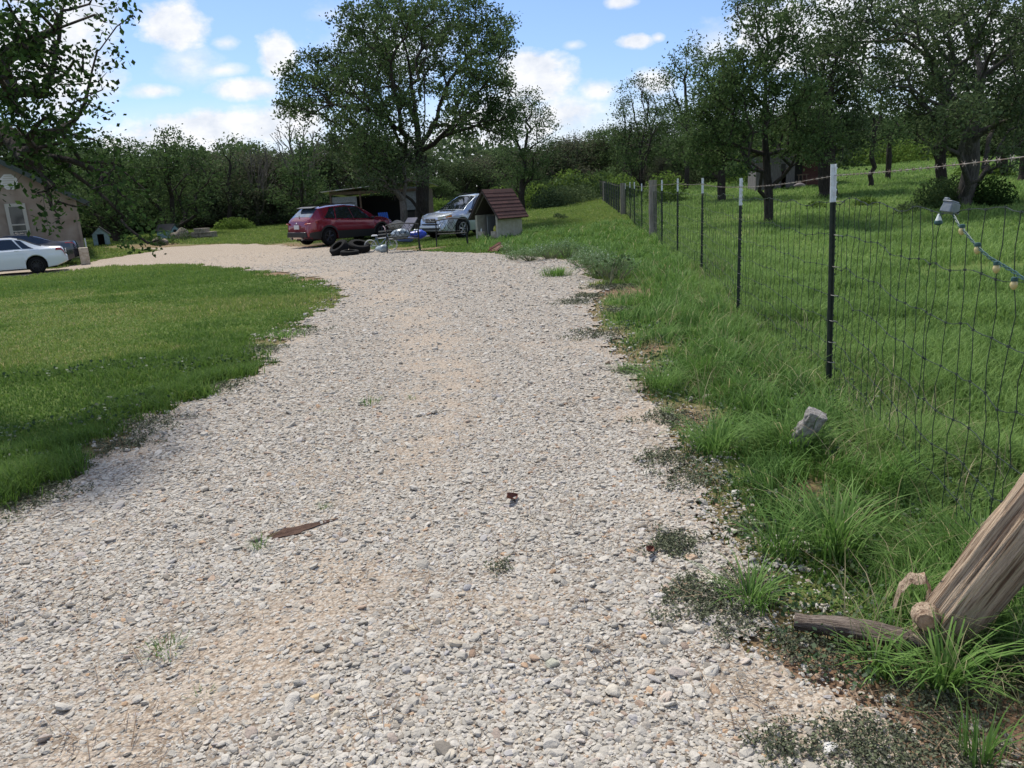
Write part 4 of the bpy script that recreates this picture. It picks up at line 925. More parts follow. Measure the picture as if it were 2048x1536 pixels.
for i, row in enumerate(nodesP):
    D = math.hypot(row[0].x, row[0].y)
    if row[0].y < .2 or D > 62: continue
    c = []
    for k in range(len(HT)-1):
        c.append(row[k]); c.append(row[k].lerp(row[k+1], .5)+Vector((rr_.normal()*.003, rr_.normal()*.014, 0)))
    c.append(row[-1]); st_.tube(c, .0015+.00009*D, 4 if D < 8 else 3, cap=False)
    if D < 9:
        for k in range(len(HT)): st_.box(row[k], (.008, .010, .010))
e = empty('wire_fence', line[1], 0, 'green woven wire mesh stretched along the row of posts', 'wire fence')
for nm, mbx in (('line_wires', lw), ('stay_wires', st_)):
    o = mbx.build(nm, M_wire, e); o.matrix_parent_inverse = Matrix.Translation(-line[1])
# ties at the posts
for i, b in enumerate(PB[:4]):
    m = MB()
    for h in HT[:-1]:
        z = b.z+h; m.tube([b+Vector((.03*math.cos(a), .03*math.sin(a), z-b.z+.012*math.sin(a*.5+i))) for a in np.linspace(0, 6.6, 14)], .0022, 4)
    o = m.build('wire_ties', M_galv, e); o.matrix_parent_inverse = Matrix.Translation(-line[1])
# barbed wire near the top of the posts
bw = MB(); top = [Vector((1.2, .5, 1.63)), ]
for i, (bx, by, ty, tx) in enumerate(POST): top.append(PB[i]+Vector((-.03, 0, PH[i]-.085-(.02 if i else 0))))
top[-1:] = [top[-1]]+[b+Vector((0, 0, 1.42)) for b in FPB[::3]]
cpts = []
for a, b in zip(top[:-1], top[1:]):
    L = (b-a).length; n = max(2, int(L/.12))
    for k in range(n): t = k/n; cpts.append(a.lerp(b, t)+Vector((0, 0, -.02*math.sin(math.pi*t)*min(1, L/3))))
cpts.append(top[-1])
bw.tube(cpts, [.0019+.00007*p.length for p in cpts], 5, cap=False)
bw.tube([p+Vector((.0025*math.cos(i*2.2), 0, .0025*math.sin(i*2.2))) for i, p in enumerate(cpts)], [.0014+.00004*p.length for p in cpts], 4, cap=False)
br = bw
for i, p in enumerate(cpts):
    if p.length < 22 and p.y > .3:
        s_ = .011
        br.tube([p+Vector((-s_*.6, -.004, -s_)), p, p+Vector((s_*.6, .004, s_))], .0014, 4); br.tube([p+Vector((s_*.7, -.003, -s_*.9)), p+Vector((0, .004, 0)), p+Vector((-s_*.7, .003, s_))], .0014, 4)
        br.tube([p+Vector((0, -.007, 0)), p+Vector((0, .007, 0))], .0042, 6)
e = empty('barbed_wire', top[1], 0, 'single strand of barbed wire running along the tops of the fence posts', 'barbed wire')
o = bw.build('wire_strand', M_barb, e); o.matrix_parent_inverse = Matrix.Translation(-top[1])
# string of lights hung on the mesh
M_cord = mat('teal_cord', (.02, .07, .065), .5); M_box = mat('grey_blue_plastic', (.13, .16, .19), .45, noise=(40, (.20, .22, .24), 4)); M_bulb = mat('amber_bulb', (.55, .46, .20), .15, coat=.6); M_clear = mat('whitish_plastic', (.65, .70, .68), .3)
FY = lambda D_: None
def onfence(px, py, off=-.03):
    d = pdir(px, py); best = None           # meet the vertical plane of the fence
    a = line[1]; b = PB[0]; n = Vector((b.y-a.y, -(b.x-a.x), 0)).normalized()
    t = (a.x*n.x+a.y*n.y)/(d[0]*n.x+d[1]*n.y); return Vector((d[0]*t-.03, d[1]*t, CAMH+d[2]*t))
box = onfence(1915, 415)
e = empty('string_lights', box, 0, 'teal cord of small amber bulbs sagging from a grey box on the mesh', 'string lights')
def lp(m, nm, mt, **k):
    o = m.build(nm, mt, e, **k); o.matrix_parent_inverse = Matrix.Translation(-box); return o
Rb = Matrix.Rotation(.25, 3, 'Y') @ Matrix.Rotation(.5, 3, 'Z')
m = MB().box(box, (.075, .05, .045), Rb, taper=.15); m.box(box+Vector((0, 0, .026)), (.06, .045, .008), Rb); m.box(box+Vector((-.02, 0, .035)), (.02, .02, .02), Rb); lp(m, 'battery_box', M_box, bevel=.004)
cp = [onfence(*q) for q in ((1920,428),(1932,450),(1950,470),(1968,492),(1995,515),(2018,528),(2048,545),(2090,575),(2150,590))]
for kk in range(3):
    m = MB(); dense = []
    for a, b in zip(cp[:-1], cp[1:]):
        for t in np.linspace(0, 1, 6)[:-1]: dense.append(a.lerp(b, t))
    m.tube([p+Vector((0, .004*math.cos(i*1.1+kk*2.1), .006*math.sin(i*1.1+kk*2.1))) for i, p in enumerate(dense)], .0022, 5); lp(m, 'cord', M_cord, smooth=True)
m = MB(); m.tube([box+Vector((0, 0, -.02)), onfence(1895,414), onfence(1893,432)], .002, 5); lp(m, 'cord', M_cord)
hb = onfence(1890, 440); m = MB().lathe([(.003, .03), (.006, .025), (.013, .002), (.015, -.002)], c=hb); lp(m, 'socket', M_clear, smooth=True)
m = MB().lathe([(.014, 0), (.018, -.006), (.017, -.016), (.008, -.022), (0, -.023)], c=hb); lp(m, 'cap', M_cord, smooth=True)
for q in ((1939,450),(1971,487),(2010,524),(2046,556)):
    c = onfence(*q); m = MB().lathe([(.004, .006), (.010, .004), (.012, -.004), (.011, -.010)], c=c, n=12); lp(m, 'socket', M_cord, smooth=True)
    m = MB().lathe([(.009, -.010), (.013, -.019), (.013, -.027), (.009, -.036), (.003, -.041), (0, -.042)], c=c, n=14); lp(m, 'bulb', M_bulb, smooth=True)
# ================================================================ leaning cedar post and wood lying by it
def woodmat(name, cols, sc=(8, 8, .28)):
    m = bpy.data.materials.new(name); m.use_nodes = True; n, l = nodes(m); b = n['Principled BSDF']; b.inputs['Roughness'].default_value = .9; b.inputs['Specular IOR Level'].default_value = .2
    tc = n.new('ShaderNodeTexCoord'); mp = n.new('ShaderNodeMapping'); mp.inputs['Scale'].default_value = sc; l.new(tc.outputs['Object'], mp.inputs[0])
    z1 = n.new('ShaderNodeTexNoise'); z1.inputs['Scale'].default_value = 5; z1.inputs['Detail'].default_value = 10; z1.inputs['Roughness'].default_value = .7; z1.inputs['Distortion'].default_value = .6; l.new(mp.outputs[0], z1.inputs['Vector'])
    r = n.new('ShaderNodeValToRGB'); e_ = r.color_ramp.elements
    while len(e_) < len(cols): e_.new(.5)
    for k, (p, c) in enumerate(cols): e_[k].position = p; e_[k].color = (*c, 1)
    l.new(z1.outputs[0], r.inputs[0]); z2 = n.new('ShaderNodeTexNoise'); z2.inputs['Scale'].default_value = 16; z2.inputs['Detail'].default_value = 8; z2.inputs['Roughness'].default_value = .6; z2.inputs['Distortion'].default_value = .3; l.new(mp.outputs[0], z2.inputs['Vector'])
    r2 = n.new('ShaderNodeValToRGB'); r2.color_ramp.elements[0].position = .40; r2.color_ramp.elements[0].color = (.50, .43, .38, 1); r2.color_ramp.elements[1].position = .50; r2.color_ramp.elements[1].color = (1.25, 1.22, 1.15, 1); l.new(z2.outputs[0], r2.inputs[0])
    xm = n.new('ShaderNodeMix'); xm.data_type = 'RGBA'; xm.blend_type = 'MULTIPLY'; xm.inputs[0].default_value = 1; l.new(r.outputs[0], xm.inputs[6]); l.new(r2.outputs[0], xm.inputs[7]); l.new(xm.outputs[2], b.inputs['Base Color'])
    ah = n.new('ShaderNodeMath'); ah.operation = 'ADD'; l.new(z1.outputs[0], ah.inputs[0]); l.new(z2.outputs[0], ah.inputs[1])
    bp = n.new('ShaderNodeBump'); bp.inputs['Strength'].default_value = 1; bp.inputs['Distance'].default_value = .012; l.new(ah.outputs[0], bp.inputs['Height']); l.new(bp.outputs[0], b.inputs['Normal']); return m
M_cedar = woodmat('cedar_bark_stripped', [(.25, (.10, .07, .055)), (.38, (.23, .16, .115)), (.50, (.37, .29, .22)), (.60, (.46, .37, .28)), (.68, (.42, .25, .15)), (.76, (.43, .35, .27))])
M_endgrain = mat('sawn_end_grain', (.45, .30, .19), .85, noise=(30, (.30, .17, .10), 6), bump=.4)
M_drift = woodmat('grey_driftwood', [(.3, (.06, .045, .04)), (.5, (.17, .14, .12)), (.7, (.30, .26, .23))], (.6, 14, 14))
B0 = G(1868, 1285); A1 = at(2048, 1058, math.hypot(B0.x, B0.y)+.05); ax = (A1-B0).normalized(); Lg = 2.3
R_ = ax.to_track_quat('Z', 'Y').to_matrix()
e = empty('cedar_log', B0, 0, 'thick stripped cedar log leaning up out of the right edge from the grass', 'log')
nu, nv_ = 150, 110
def cedar(a, t):
    z = -.16+(Lg+.16)*t; q = .092+.010*(1-t)
    rid = float(fbm(np.array(a*3.2+40), np.array(z*1.1), .55, 4))-.5; rid2 = float(fbm(np.array(a*9+10), np.array(z*1.6+3), .6, 3))-.5
    rid3 = abs(float(vnoise(np.array(a*7+z*.6), np.array(z*.9)))-.5)
    q += .026*rid+.011*rid2-.012*max(0, .12-rid3)/.12*.5+.012*math.cos(2*a+1+z*.8)
    if t < .02: q *= .86
    return Vector((q*math.cos(a), q*math.sin(a), z))
m = MB(); us = [2*math.pi*k/nu for k in range(nu+1)]
# seam closed by blending
def cedar_c(a, t):
    w = max(0, (a-5.6)/(2*math.pi-5.6)); return cedar(a, t) if w <= 0 else cedar(a, t).lerp(cedar(a-2*math.pi, t), w)
m.grid(lambda t, a: cedar_c(a, t), [k/nv_ for k in range(nv_+1)], us)
lo = m.build('bark', M_cedar, e, smooth=True, ang=180); lo.rotation_euler = R_.to_euler()
c0 = Vector((0, 0, -.155)); m = MB(); nn = 40
m.add([c0]+[cedar_c(2*math.pi*k/nn, 0) for k in range(nn)], [(0, 1+(k+1) % nn, 1+k) for k in range(nn)]); m.build('sawn_end', M_endgrain, e).rotation_euler = R_.to_euler()
kp = at(1852, 1243, math.hypot(B0.x, B0.y)-.13)-B0; kd = Vector((-.45, -.8, .15)).normalized(); m = MB()
m.tube([kp-kd*.06, kp-kd*.005, kp+kd*.012], [.046, .032, .027], 16, cap=False); m.build('branch_stub', M_cedar, e, smooth=True)
m = MB(); w_ = kd.orthogonal().normalized(); w2 = kd.cross(w_)
for k, (ra, hh) in enumerate(((.027, .0122), (.021, .0145), (.014, .0135), (.008, .0155))):
    m.add([kp+kd*hh]+[kp+kd*(hh-.0015)+(w_*math.cos(t)+w2*math.sin(t))*ra for t in np.linspace(0, 2*math.pi, 20, endpoint=False)], [(0, 1+i, 1+(i+1) % 20) for i in range(20)])
m.build('cut_face', M_endgrain, e)
# curled strip of bark
a = at(1792, 1240, B0.length-.02)-B0; ctrl = [at(1790,1235,2.72)-B0, at(1795,1190,2.72)-B0, at(1812,1163,2.72)-B0, at(1840,1155,2.70)-B0, at(1858,1172,2.68)-B0, at(1850,1190,2.70)-B0]
dd_ = math.hypot(B0.x, B0.y); ctrl = [at(px, py, dd_+.04)-B0 for px, py in ((1782,1262),(1788,1215),(1800,1175),(1822,1156),(1850,1157),(1862,1180),(1852,1205))]
m = MB(); m.grid(lambda i, s: ctrl[int(i)].lerp(ctrl[min(int(i)+1, 6)], i-int(i))+Vector((s*.006, .018*s, .012*s+.004*math.sin(i*5)+.006*(1-s*s))), [k/4 for k in range(25)], [-1, -.5, 0, .5, 1])
m.build('bark_strip', M_cedar, e, smooth=True)
# flat driftwood
p0 = G(1588, 1262); p1 = G(1880, 1318); mid = (p0+p1)/2
def drift(t, a):
    c = p0.lerp(p1, t); w = .040*(1-.35*abs(2*t-1)**2)*(1+.3*(float(vnoise(np.array(t*6), np.array(a)))-.5)); h = .026+.012*float(vnoise(np.array(t*9), np.array(a*2+4)))
    d = (p1-p0).normalized(); sd_ = d.cross(Vector((0, 0, 1))).normalized()
    return DR.inverted() @ (c+sd_*w*math.cos(a)+Vector((0, 0, .035+.02*math.sin(t*3)+h*math.sin(a)))-mid)
DR = (p1-p0).to_track_quat('X', 'Z').to_matrix()
m = MB(); m.grid(drift, [k/30 for k in range(31)], [2*math.pi*k/14 for k in range(15)])
m.add([drift(0, 2*math.pi*k/14) for k in range(14)], [tuple(range(14))])
o = m.build('driftwood', M_drift, smooth=True, ang=50); o.location = mid; o.rotation_euler = DR.to_euler(); tag(o, 'flat grey weathered branch lying at the foot of the leaning cedar log', 'branch')
# block of bark-covered wood
bb = G(1602, 905); m = MB(); Rk = Matrix.Rotation(.42, 3, 'Y') @ Matrix.Rotation(.25, 3, 'X') @ Matrix.Rotation(.6, 3, 'Z')
def blk(a, t):
    q = .072*(1+.10*math.cos(4*a))*(1 if .02 < t < .98 else .93); q += .022*(float(vnoise(np.array(a*4), np.array(t*6)))-.5)+.012*(float(vnoise(np.array(a*11), np.array(t*15+5)))-.5)
    return Rk @ Vector((q*math.cos(a), q*.8*math.sin(a), -.05+.235*t))
m.grid(lambda t, a: blk(a % (2*math.pi), t), [k/26 for k in range(27)], [2*math.pi*k/44 for k in range(45)])
m.add([Rk @ Vector((0, 0, .185))]+[blk(2*math.pi*k/44, 1) for k in range(44)], [(0, 1+k, 1+(k+1) % 44) for k in range(44)])
o = m.build('bark_block', mat('rough_grey_bark', (.42, .40, .37), .95, noise=(38, (.20, .18, .165), 8), bump=1.0), smooth=True, ang=60); o.location = bb+Vector((0, 0, .09)); tag(o, 'short grey bark covered block of wood tilted in the long grass', 'wood block')
# rusty scrap and stones standing out
p = G(992, 503); m = MB(); Rz = Matrix.Rotation(.7, 3, 'Z') @ Matrix.Rotation(.4, 3, 'X')
m.grid(lambda u, v: Rz @ Vector((.22*u+.05*v, .16*v, .10+.07*math.sin(2.2*u)+.05*v*v)), [k/6-1 for k in range(13)], [k/3-1 for k in range(7)])
m.tube([(-.25, -.08, .03), (0, -.1, .16), (.16, .05, .24)], .02, 6)
o = m.build('metal_scrap', mat('rusty_scrap', (.11, .035, .025), .8, noise=(20, (.20, .08, .05), 5)), smooth=True); o.location = p; tag(o, 'bent red brown scrap lying where the gravel meets the centre lawn', 'scrap')
def rock(px, py, r, label, col):
    V, F = ico(3); V = V.copy()
    for q in range(9):
        nn_ = RNG.normal(size=3); nn_ /= np.linalg.norm(nn_); V -= np.outer(np.clip(V@nn_-RNG.uniform(.6, .85), 0, None), nn_)
    V *= np.array([r, r*.75, r*.55]); o = npmesh('rock', V, None, F, mat('rock_'+label.split()[0], col, .9, noise=(40, tuple(c*.8 for c in col), 6), bump=.4), smooth=False)
    o.location = G(px, py)+Vector((0, 0, r*.22)); o.rotation_euler = (0, 0, random.uniform(0, 6)); tag(o, label, 'rock', 'larger stones on and beside the gravel')
rock(1659, 1502, .030, 'white rounded stone among dark weeds at the bottom right', (.70, .68, .64))
rock(1375, 1262, .030, 'rounded cream stone in the wisp of straw', (.56, .52, .44))
rock(1288, 1277, .018, 'orange brown stone beside the wisp of straw', (.55, .33, .17))
rock(632, 1398, .022, 'yellow orange stone low in the middle of the gravel', (.58, .44, .26))
rock(1105, 1330, .030, 'squarish greenish grey stone low on the gravel', (.47, .46, .36))
rock(845, 1175+190, .03, 'pale tan stone at the bottom of the gravel', (.58, .50, .40))
rock(1225, 1385, .032, 'large buff stone in the lower right of the gravel', (.57, .52, .43))
rock(1470, 990, .035, 'pale stone at the gravel edge near the big verge clump', (.60, .57, .50))
# ================================================================ vehicles
def ip(t, tab):
    return float(np.interp(t, [a for a, _ in tab], [b for _, b in tab]))
def smooth_tab(tab, n=160, k=3):
    xs = np.linspace(tab[0][0], tab[-1][0], n); ys = np.interp(xs, [a for a, _ in tab], [b for _, b in tab])
    for _ in range(k): ys[1:-1] = (ys[:-2]+2*ys[1:-1]+ys[2:])/4
    return list(zip(xs, ys))
M_glass = mat('tinted_glass', (.012, .016, .018), .04, spec=.9, coat=.5); M_blk = mat('black_trim', (.012, .012, .013), .5); M_rub = mat('tyre_rubber', (.010, .010, .010), .9, spec=.15)
M_seam = mat('underbody', (.008, .008, .008), .9); M_red = mat('tail_lamp', (.28, .012, .012), .15, coat=.8); M_lamp = mat('head_lamp', (.55, .55, .50), .12, coat=.9); M_amb = mat('amber_lamp', (.75, .25, .03), .2, coat=.8)
M_plate = mat('number_plate', (.6, .6, .6), .5); M_chrome = mat('bright_metal', (.65, .65, .66), .22, 1.0)
def rim_wheel(e, x, y, zr, r, side, rimm, spokes, w=.22, hub=.68):
    sgn = 1 if y > 0 else -1; c = Vector((x, y, zr)); rt_ = MB()
    pr = [(r*hub, -w/2), (r*.9, -w/2), (r*.985, -w/2+.03), (r, -w/4), (r, w/4), (r*.985, w/2-.03), (r*.9, w/2), (r*hub, w/2), (r*hub, -w/2)]
    W = empty('wheel', (x, y, zr)); W.parent = e; rt_.lathe(pr, 'Y', 32); rt_.build('tyre', M_rub, W, smooth=True, ang=30)
    rm = MB(); o = w/2*sgn; rm.lathe([(r*hub, o*.95), (r*hub*.94, o*.98), (r*hub*.90, o*.55), (r*hub*.88, o*.1)], 'Y', 32); rm.lathe([(0, o*.78), (r*.12, o*.80), (r*.15, o*.5)], 'Y', 20)
    for k in range(spokes):
        a = 2*math.pi*k/spokes+.2; d = Vector((math.cos(a), 0, math.sin(a)))
        for da in (-.13, .13):
            d2 = Vector((math.cos(a+da), 0, math.sin(a+da))); rm.tube([d*r*.08+Vector((0, o*.74, 0)), d2*r*hub*.93+Vector((0, o*.84, 0))], [r*.05, r*.035], 5, flat=1.0)
    rm.build('rim', rimm, W, smooth=True, ang=35); MB().lathe([(0, o*.3), (r*hub*.9, o*.28)], 'Y', 24).build('brake_disc', M_seam, W)
def make_car(sp, loc, yaw, label, cat='car', name='parked_car'):
    e = empty(name, loc, yaw, label, cat); L = sp['L']; top = smooth_tab(sp['top']); bel = smooth_tab(sp['belt']); hw = smooth_tab(sp['hw'], 160, 4); zb = sp['zb']; R = sp['arch']; wx = sp['wx']; wr = sp['wr']
    body = sp['paint']; xs = set(np.round(np.linspace(top[0][0], top[-1][0], 64), 4))
    for w in wx:
        for a in np.linspace(0, math.pi, 19): xs.add(round(w+R*math.cos(a), 4))
        xs.add(w+R+.004); xs.add(w-R-.004)
    xs = sorted(x for x in xs if top[0][0] <= x <= top[-1][0])
    def bot(x):
        z = ip(x, sp['bot'])
        for w in wx:
            if abs(x-w) < R: z = max(z, wr+math.sqrt(max(0, R*R-(x-w)**2))*1.0)
        return z
    def ring(x):
        zt = ip(x, top); zl = min(ip(x, bel), zt-.012); h = ip(x, hw); b = min(bot(x), zl-.10); g = max(0, min(1, (zt-zl)/.30)); zm = max(b+.05, zb+.28*(zl-zb)*1.6)
        zm = min(zm, zl-.06); y5 = h-.07; tum = sp.get('tumble', .42)
        y6 = y5-.03-tum*max(0, zt-zl)*(.6+.4*g); z6 = zl+(zt-zl)*(.55+.36*g) 
        return [(0, b), (h-.16, b), (h-.03, b+.02), (h, zm), (h-.012, zm*.4+zl*.6), (h-.03, zl-.04), (y5, zl), (y6, z6), (y6*.82, zt-.018*g-.003), (y6*.45, zt-.003), (0, zt)]
    V = MB(); rings = [ring(x) for x in xs]; n = len(rings[0]); full = 2*n-2
    vs = []
    for x, rg in zip(xs, rings):
        vs += [(x, y, z) for y, z in rg]+[(x, -y, z) for y, z in rg[-2:0:-1]]
    fs = [(i*full+k, i*full+(k+1) % full, (i+1)*full+(k+1) % full, (i+1)*full+k) for i in range(len(xs)-1) for k in range(full)]
    V.add(vs, fs); V.f.append(tuple(range(full))[::-1]); V.f.append(tuple((len(xs)-1)*full+k for k in range(full)))
    V.build('body', body, e, smooth=True, ang=28)
    xa, xb = wx[0]-.75, wx[1]+.75
    MB().box(((wx[0]+wx[1])/2, 0, zb+.06), (abs(wx[1]-wx[0])+1.3, 1.30, .16)).build('underbody', M_seam, e)
    for w in wx:                                        # dark wheel housings
        MB().box((w, 0, wr+R*.35), (R*1.9, 1.2, R*1.25)).build('wheel_housing', M_seam, e)
    def side(x, v, s, off=.006):                        # v: 0 sill .. 1 belt line
        rg = ring(x); pts = rg[2:7]; seg_ = v*(len(pts)-1); i = min(int(seg_), len(pts)-2); t = seg_-i
        y = pts[i][0]*(1-t)+pts[i+1][0]*t; z = pts[i][1]*(1-t)+pts[i+1][1]*t; return Vector((x, s*(y+off), z))
    def win(x, v, s, off=.006):
        rg = ring(x); a, b = rg[6], rg[7]; return Vector((x, s*(a[0]*(1-v)+b[0]*v+off), a[1]*(1-v)+b[1]*v+off*.3))
    def topf(x, u, off=.006):                           # u -1..1 across the car
        rg = ring(x); pts = [rg[7], rg[8], rg[9], rg[10]]; q = (1-abs(u))*3; i = min(int(q), 2); t = q-i; s = 1 if u > 0 else -1
        return Vector((x, s*(pts[i][0]*(1-t)+pts[i+1][0]*t), pts[i][1]*(1-t)+pts[i+1][1]*t+off))
    def patch(fn, x0f, x1f, v0, v1, nm, mt, s, nx=10, nvv=6, off=.006, par=None):
        m = MB(); f0 = x0f if callable(x0f) else (lambda v: x0f); f1 = x1f if callable(x1f) else (lambda v: x1f)
        us = [k/nx for k in range(nx+1)]; vv = [v0+(v1-v0)*k/nvv for k in range(nvv+1)]
        m.grid(lambda u, v: fn(f0(v)+(f1(v)-f0(v))*u, v, s, off), us, vv)
        rim_ = [(0, v) for v in vv]+[(u, v1) for u in us[1:]]+[(1, v) for v in vv[::-1][1:]]+[(u, v0) for u in us[::-1][1:]]
        a = [fn(f0(v)+(f1(v)-f0(v))*u, v, s, off) for u, v in rim_]; b = [fn(f0(v)+(f1(v)-f0(v))*u, v, s, -.02) for u, v in rim_]; nn_ = len(a)
        m.add(a+b, [(k, (k+1) % nn_, nn_+(k+1) % nn_, nn_+k) for k in range(nn_)])
        return m.build(nm, mt, par or e, smooth=True, ang=30)
    for s in (1, -1):
        for (x0, x1) in sp['doors']:
            d = patch(side, x0, x1, .04, .99, 'door', body, s, 8, 8, .007)
            rg = side(x0+.13 if sp.get('hx', 1) else x1-.13, .78, s, .02); hm = MB(); hx = min(x0, x1)+.14; c = side(hx, .80, s, .018); hm.tube([c+Vector((-.08, 0, 0)), c+Vector((0, s*.012, 0)), c+Vector((.08, 0, 0))], .013, 6); hm.build('handle', sp.get('handle', body), d, smooth=True)
        for (a0, a1, b0, b1) in sp['side_windows']:      # lower front, lower rear, upper front, upper rear
            patch(win, lambda v, a0=a0, b0=b0: a0+(b0-a0)*v, lambda v, a1=a1, b1=b1: a1+(b1-a1)*v, .06, .93, 'side_window', M_glass, s, 8, 5, .008)
        if sp.get('clad'):
            for (x0, x1) in sp['clad']: patch(side, x0, x1, 0.0, .24, 'cladding', M_blk, s, 24, 2, .012)
            for w in wx:
                m = MB(); m.grid(lambda a, r_: Vector((w+r_*math.cos(a), s*(ip(w+R*math.cos(a), hw)+.006), wr+r_*math.sin(a))), [math.pi*k/20 for k in range(21)], [R-.02, R+.055]); m.build('arch_trim', M_blk, e, smooth=True)
        mx_ = sp['mirror']; c = win(mx_, .08, s, .10); m = MB(); m.lathe([(0, -.10), (.07, -.08), (.09, 0), (.075, .08), (0, .10)], 'Z', 10, c=c, M=Matrix.Rotation(1.57, 3, 'X') @ Matrix.Diagonal((.8, .8, 1))); m.build('mirror', sp.get('mirm', M_blk), e, smooth=True)
        for w in wx: rim_wheel(e, w, s*(sp['track']), wr, wr, s, sp['rim'], sp['spokes'])
    f = lambda x, u, s, off: topf(x, u, off)
    a, b = sp['windscreen']; patch(lambda x, v, s, off: topf(x, v, off), a, b, -.93, .93, 'windscreen', M_glass, 1, 10, 10, .008)
    a, b = sp['rear_glass']; patch(lambda x, v, s, off: topf(x, v, off), a, b, -.93, .93, 'rear_window', sp.get('rglass', M_glass), 1, 10, 10, .008)
    return e, side, win, topf, patch
P_red = mat('metallic_dark_red', (.20, .008, .022), .25, .35, coat=1.0); P_silver = mat('metallic_silver', (.50, .55, .60), .32, .45, coat=.9); P_white = mat('white_paint', (.68, .72, .76), .3, coat=.9); P_navy = mat('dark_blue_grey_paint', (.020, .024, .038), .22, .3, coat=1.0)
def at_ground(px, D, dz=0): p = onground(px, D); p.z += dz; return p
# dark red crossover, x is forward
SPR = dict(L=4.86, zb=.24, paint=P_red, arch=.43, wr=.37, wx=(-1.43, 1.43), track=.84, spokes=5, rim=mat('dark_rim', (.05, .055, .065), .35, .6), doors=[(-1.02, -.08), (-.05, .98)], tumble=.50, handle=M_chrome, mirror=.93,
  top=[(-2.42, .62), (-2.40, .98), (-2.36, 1.06), (-2.22, 1.18), (-1.72, 1.60), (-1.2, 1.66), (-.2, 1.70), (.35, 1.66), (.9, 1.36), (1.22, 1.13), (1.7, 1.08), (2.15, .96), (2.34, .82), (2.42, .55)],
  belt=[(-2.42, .56), (-2.36, 1.02), (-1.7, 1.16), (-1.2, 1.10), (0, 1.03), (1.0, .99), (1.7, .94), (2.2, .84), (2.42, .5)], hw=[(-2.42, .74), (-2.34, .86), (-2.0, .94), (-1.3, .97), (1.3, .97), (1.9, .93), (2.2, .84), (2.42, .62)],
  bot=[(-2.42, .42), (-2.2, .30), (-1.8, .24), (1.8, .24), (2.42, .34)], clad=[(-2.36, -1.87), (-.99, .99), (1.87, 2.3)], windscreen=(.40, 1.19), rear_glass=(-2.16, -1.76), rglass=mat('sky_lit_glass', (.05, .08, .12), .05, spec=1, coat=1),
  side_windows=[(-.98, -.06, -.78, -.10), (-.02, .98, -.06, .46), (-1.62, -1.04, -1.05, -.86)])
th = 47.6
# heading measured from +x; yaw of the model (x forward)
c = at(692, 400, 31.8); cb = onground(690, 35.6)
e, side, win, topf, patch = make_car(SPR, cb, math.radians(th), 'dark red crossover parked with its tail towards the driveway', 'car')
for s in (1, -1):
    m = MB(); m.grid(lambda t, v: Vector((-2.40+.42*t+.00, s*((.60+.325*t**.6)+.012*0+(.012)), .90+.10*v+.06*t-.03*t*v)), [k/8 for k in range(9)], [0, .5, 1]); m.build('tail_lamp', M_red, e, smooth=True)
    m = MB(); m.tube([(-2.43, s*.62, .945), (-2.41, s*.80, .96), (-2.30, s*.90, .975)], .010, 5); m.build('lamp_strip', mat('lamp_strip_%d' % (s > 0), (.8, .25, .22), .3), e)
    m = MB(); m.tube([(-2.42, s*.42, .33), (-2.50, s*.42, .33)], .055, 10); m.build('exhaust_tip', M_chrome, e)
    m = MB(); m.tube([(-1.6, s*.60, 1.63), (-1.2, s*.64, 1.70), (0, s*.66, 1.74), (.3, s*.64, 1.71)], .018, 6); m.build('roof_rail', M_blk, e, smooth=True)
MB().box((-2.43, 0, .82), (.03, .36, .17)).build('number_plate', M_plate, e, bevel=.004)
MB().box((-2.44, 0, .50), (.10, 1.50, .22), taper=.08).build('bumper', M_blk, e, bevel=.03)
MB().prism([(-1.98, 1.60), (-1.70, 1.655), (-1.66, 1.62), (-1.90, 1.565)], 'y', -.58, .58).build('spoiler', M_blk, e, bevel=.01)
MB().box((-2.435, 0, .965), (.02, .16, .05)).build('badge', M_chrome, e, bevel=.01)
m = MB(); m.tube([(-2.25, 0, 1.19), (-2.1, .22, 1.30)], .012, 5); m.build('wiper', M_blk, e)
# silver compact suv, nose towards us on the left
SPS = dict(L=4.6, zb=.26, paint=P_silver, arch=.42, wr=.375, wx=(-1.33, 1.33), track=.80, spokes=6, rim=mat('silver_rim', (.55, .56, .58), .35, .7), doors=[(-1.0, -.12), (-.09, .93)], tumble=.40, mirror=.86,
  top=[(-2.25, .7), (-2.22, 1.15), (-2.05, 1.55), (-1.6, 1.68), (-.4, 1.72), (.1, 1.68), (.75, 1.34), (1.13, 1.12), (1.7, 1.04), (2.08, .93), (2.24, .80), (2.30, .55)],
  belt=[(-2.25, .64), (-2.1, 1.06), (-1.2, 1.05), (0, 1.02), (1.0, .99), (1.7, .95), (2.1, .84), (2.30, .5)], hw=[(-2.25, .72), (-2.1, .85), (-1.3, .90), (1.3, .90), (1.9, .85), (2.15, .76), (2.30, .62)],
  bot=[(-2.25, .42), (-1.8, .28), (1.8, .26), (2.3, .34)], windscreen=(.16, 1.10), rear_glass=(-2.20, -2.02), side_windows=[(-1.0, -.12, -.92, -.14), (-.08, .93, -.1, .30), (-1.75, -1.06, -1.62, -.98)])
cs = onground(941, 32.6)
e, side, win, topf, patch = make_car(SPS, cs, math.radians(180+49), 'silver compact off roader parked behind the small dog house, nose to the left', 'car')
fr = 2.30
MB().box((fr-.02, 0, .74), (.05, .60, .17), taper=.1).build('grille', M_blk, e, bevel=.01)
for z in (.71, .78): MB().box((fr+.012, 0, z), (.012, .56, .012)).build('grille_bar', M_chrome, e)
o = MB().lathe([(.045, -.008), (.06, 0), (.045, .008)], 'Z', 16, c=(fr+.02, 0, .745), M=Matrix.Rotation(1.57, 3, 'Y')).build('badge', M_chrome, e, smooth=True)
MB().box((fr+.0, 0, .50), (.10, 1.30, .12), taper=.1).build('bumper_bar', P_silver, e, bevel=.03)
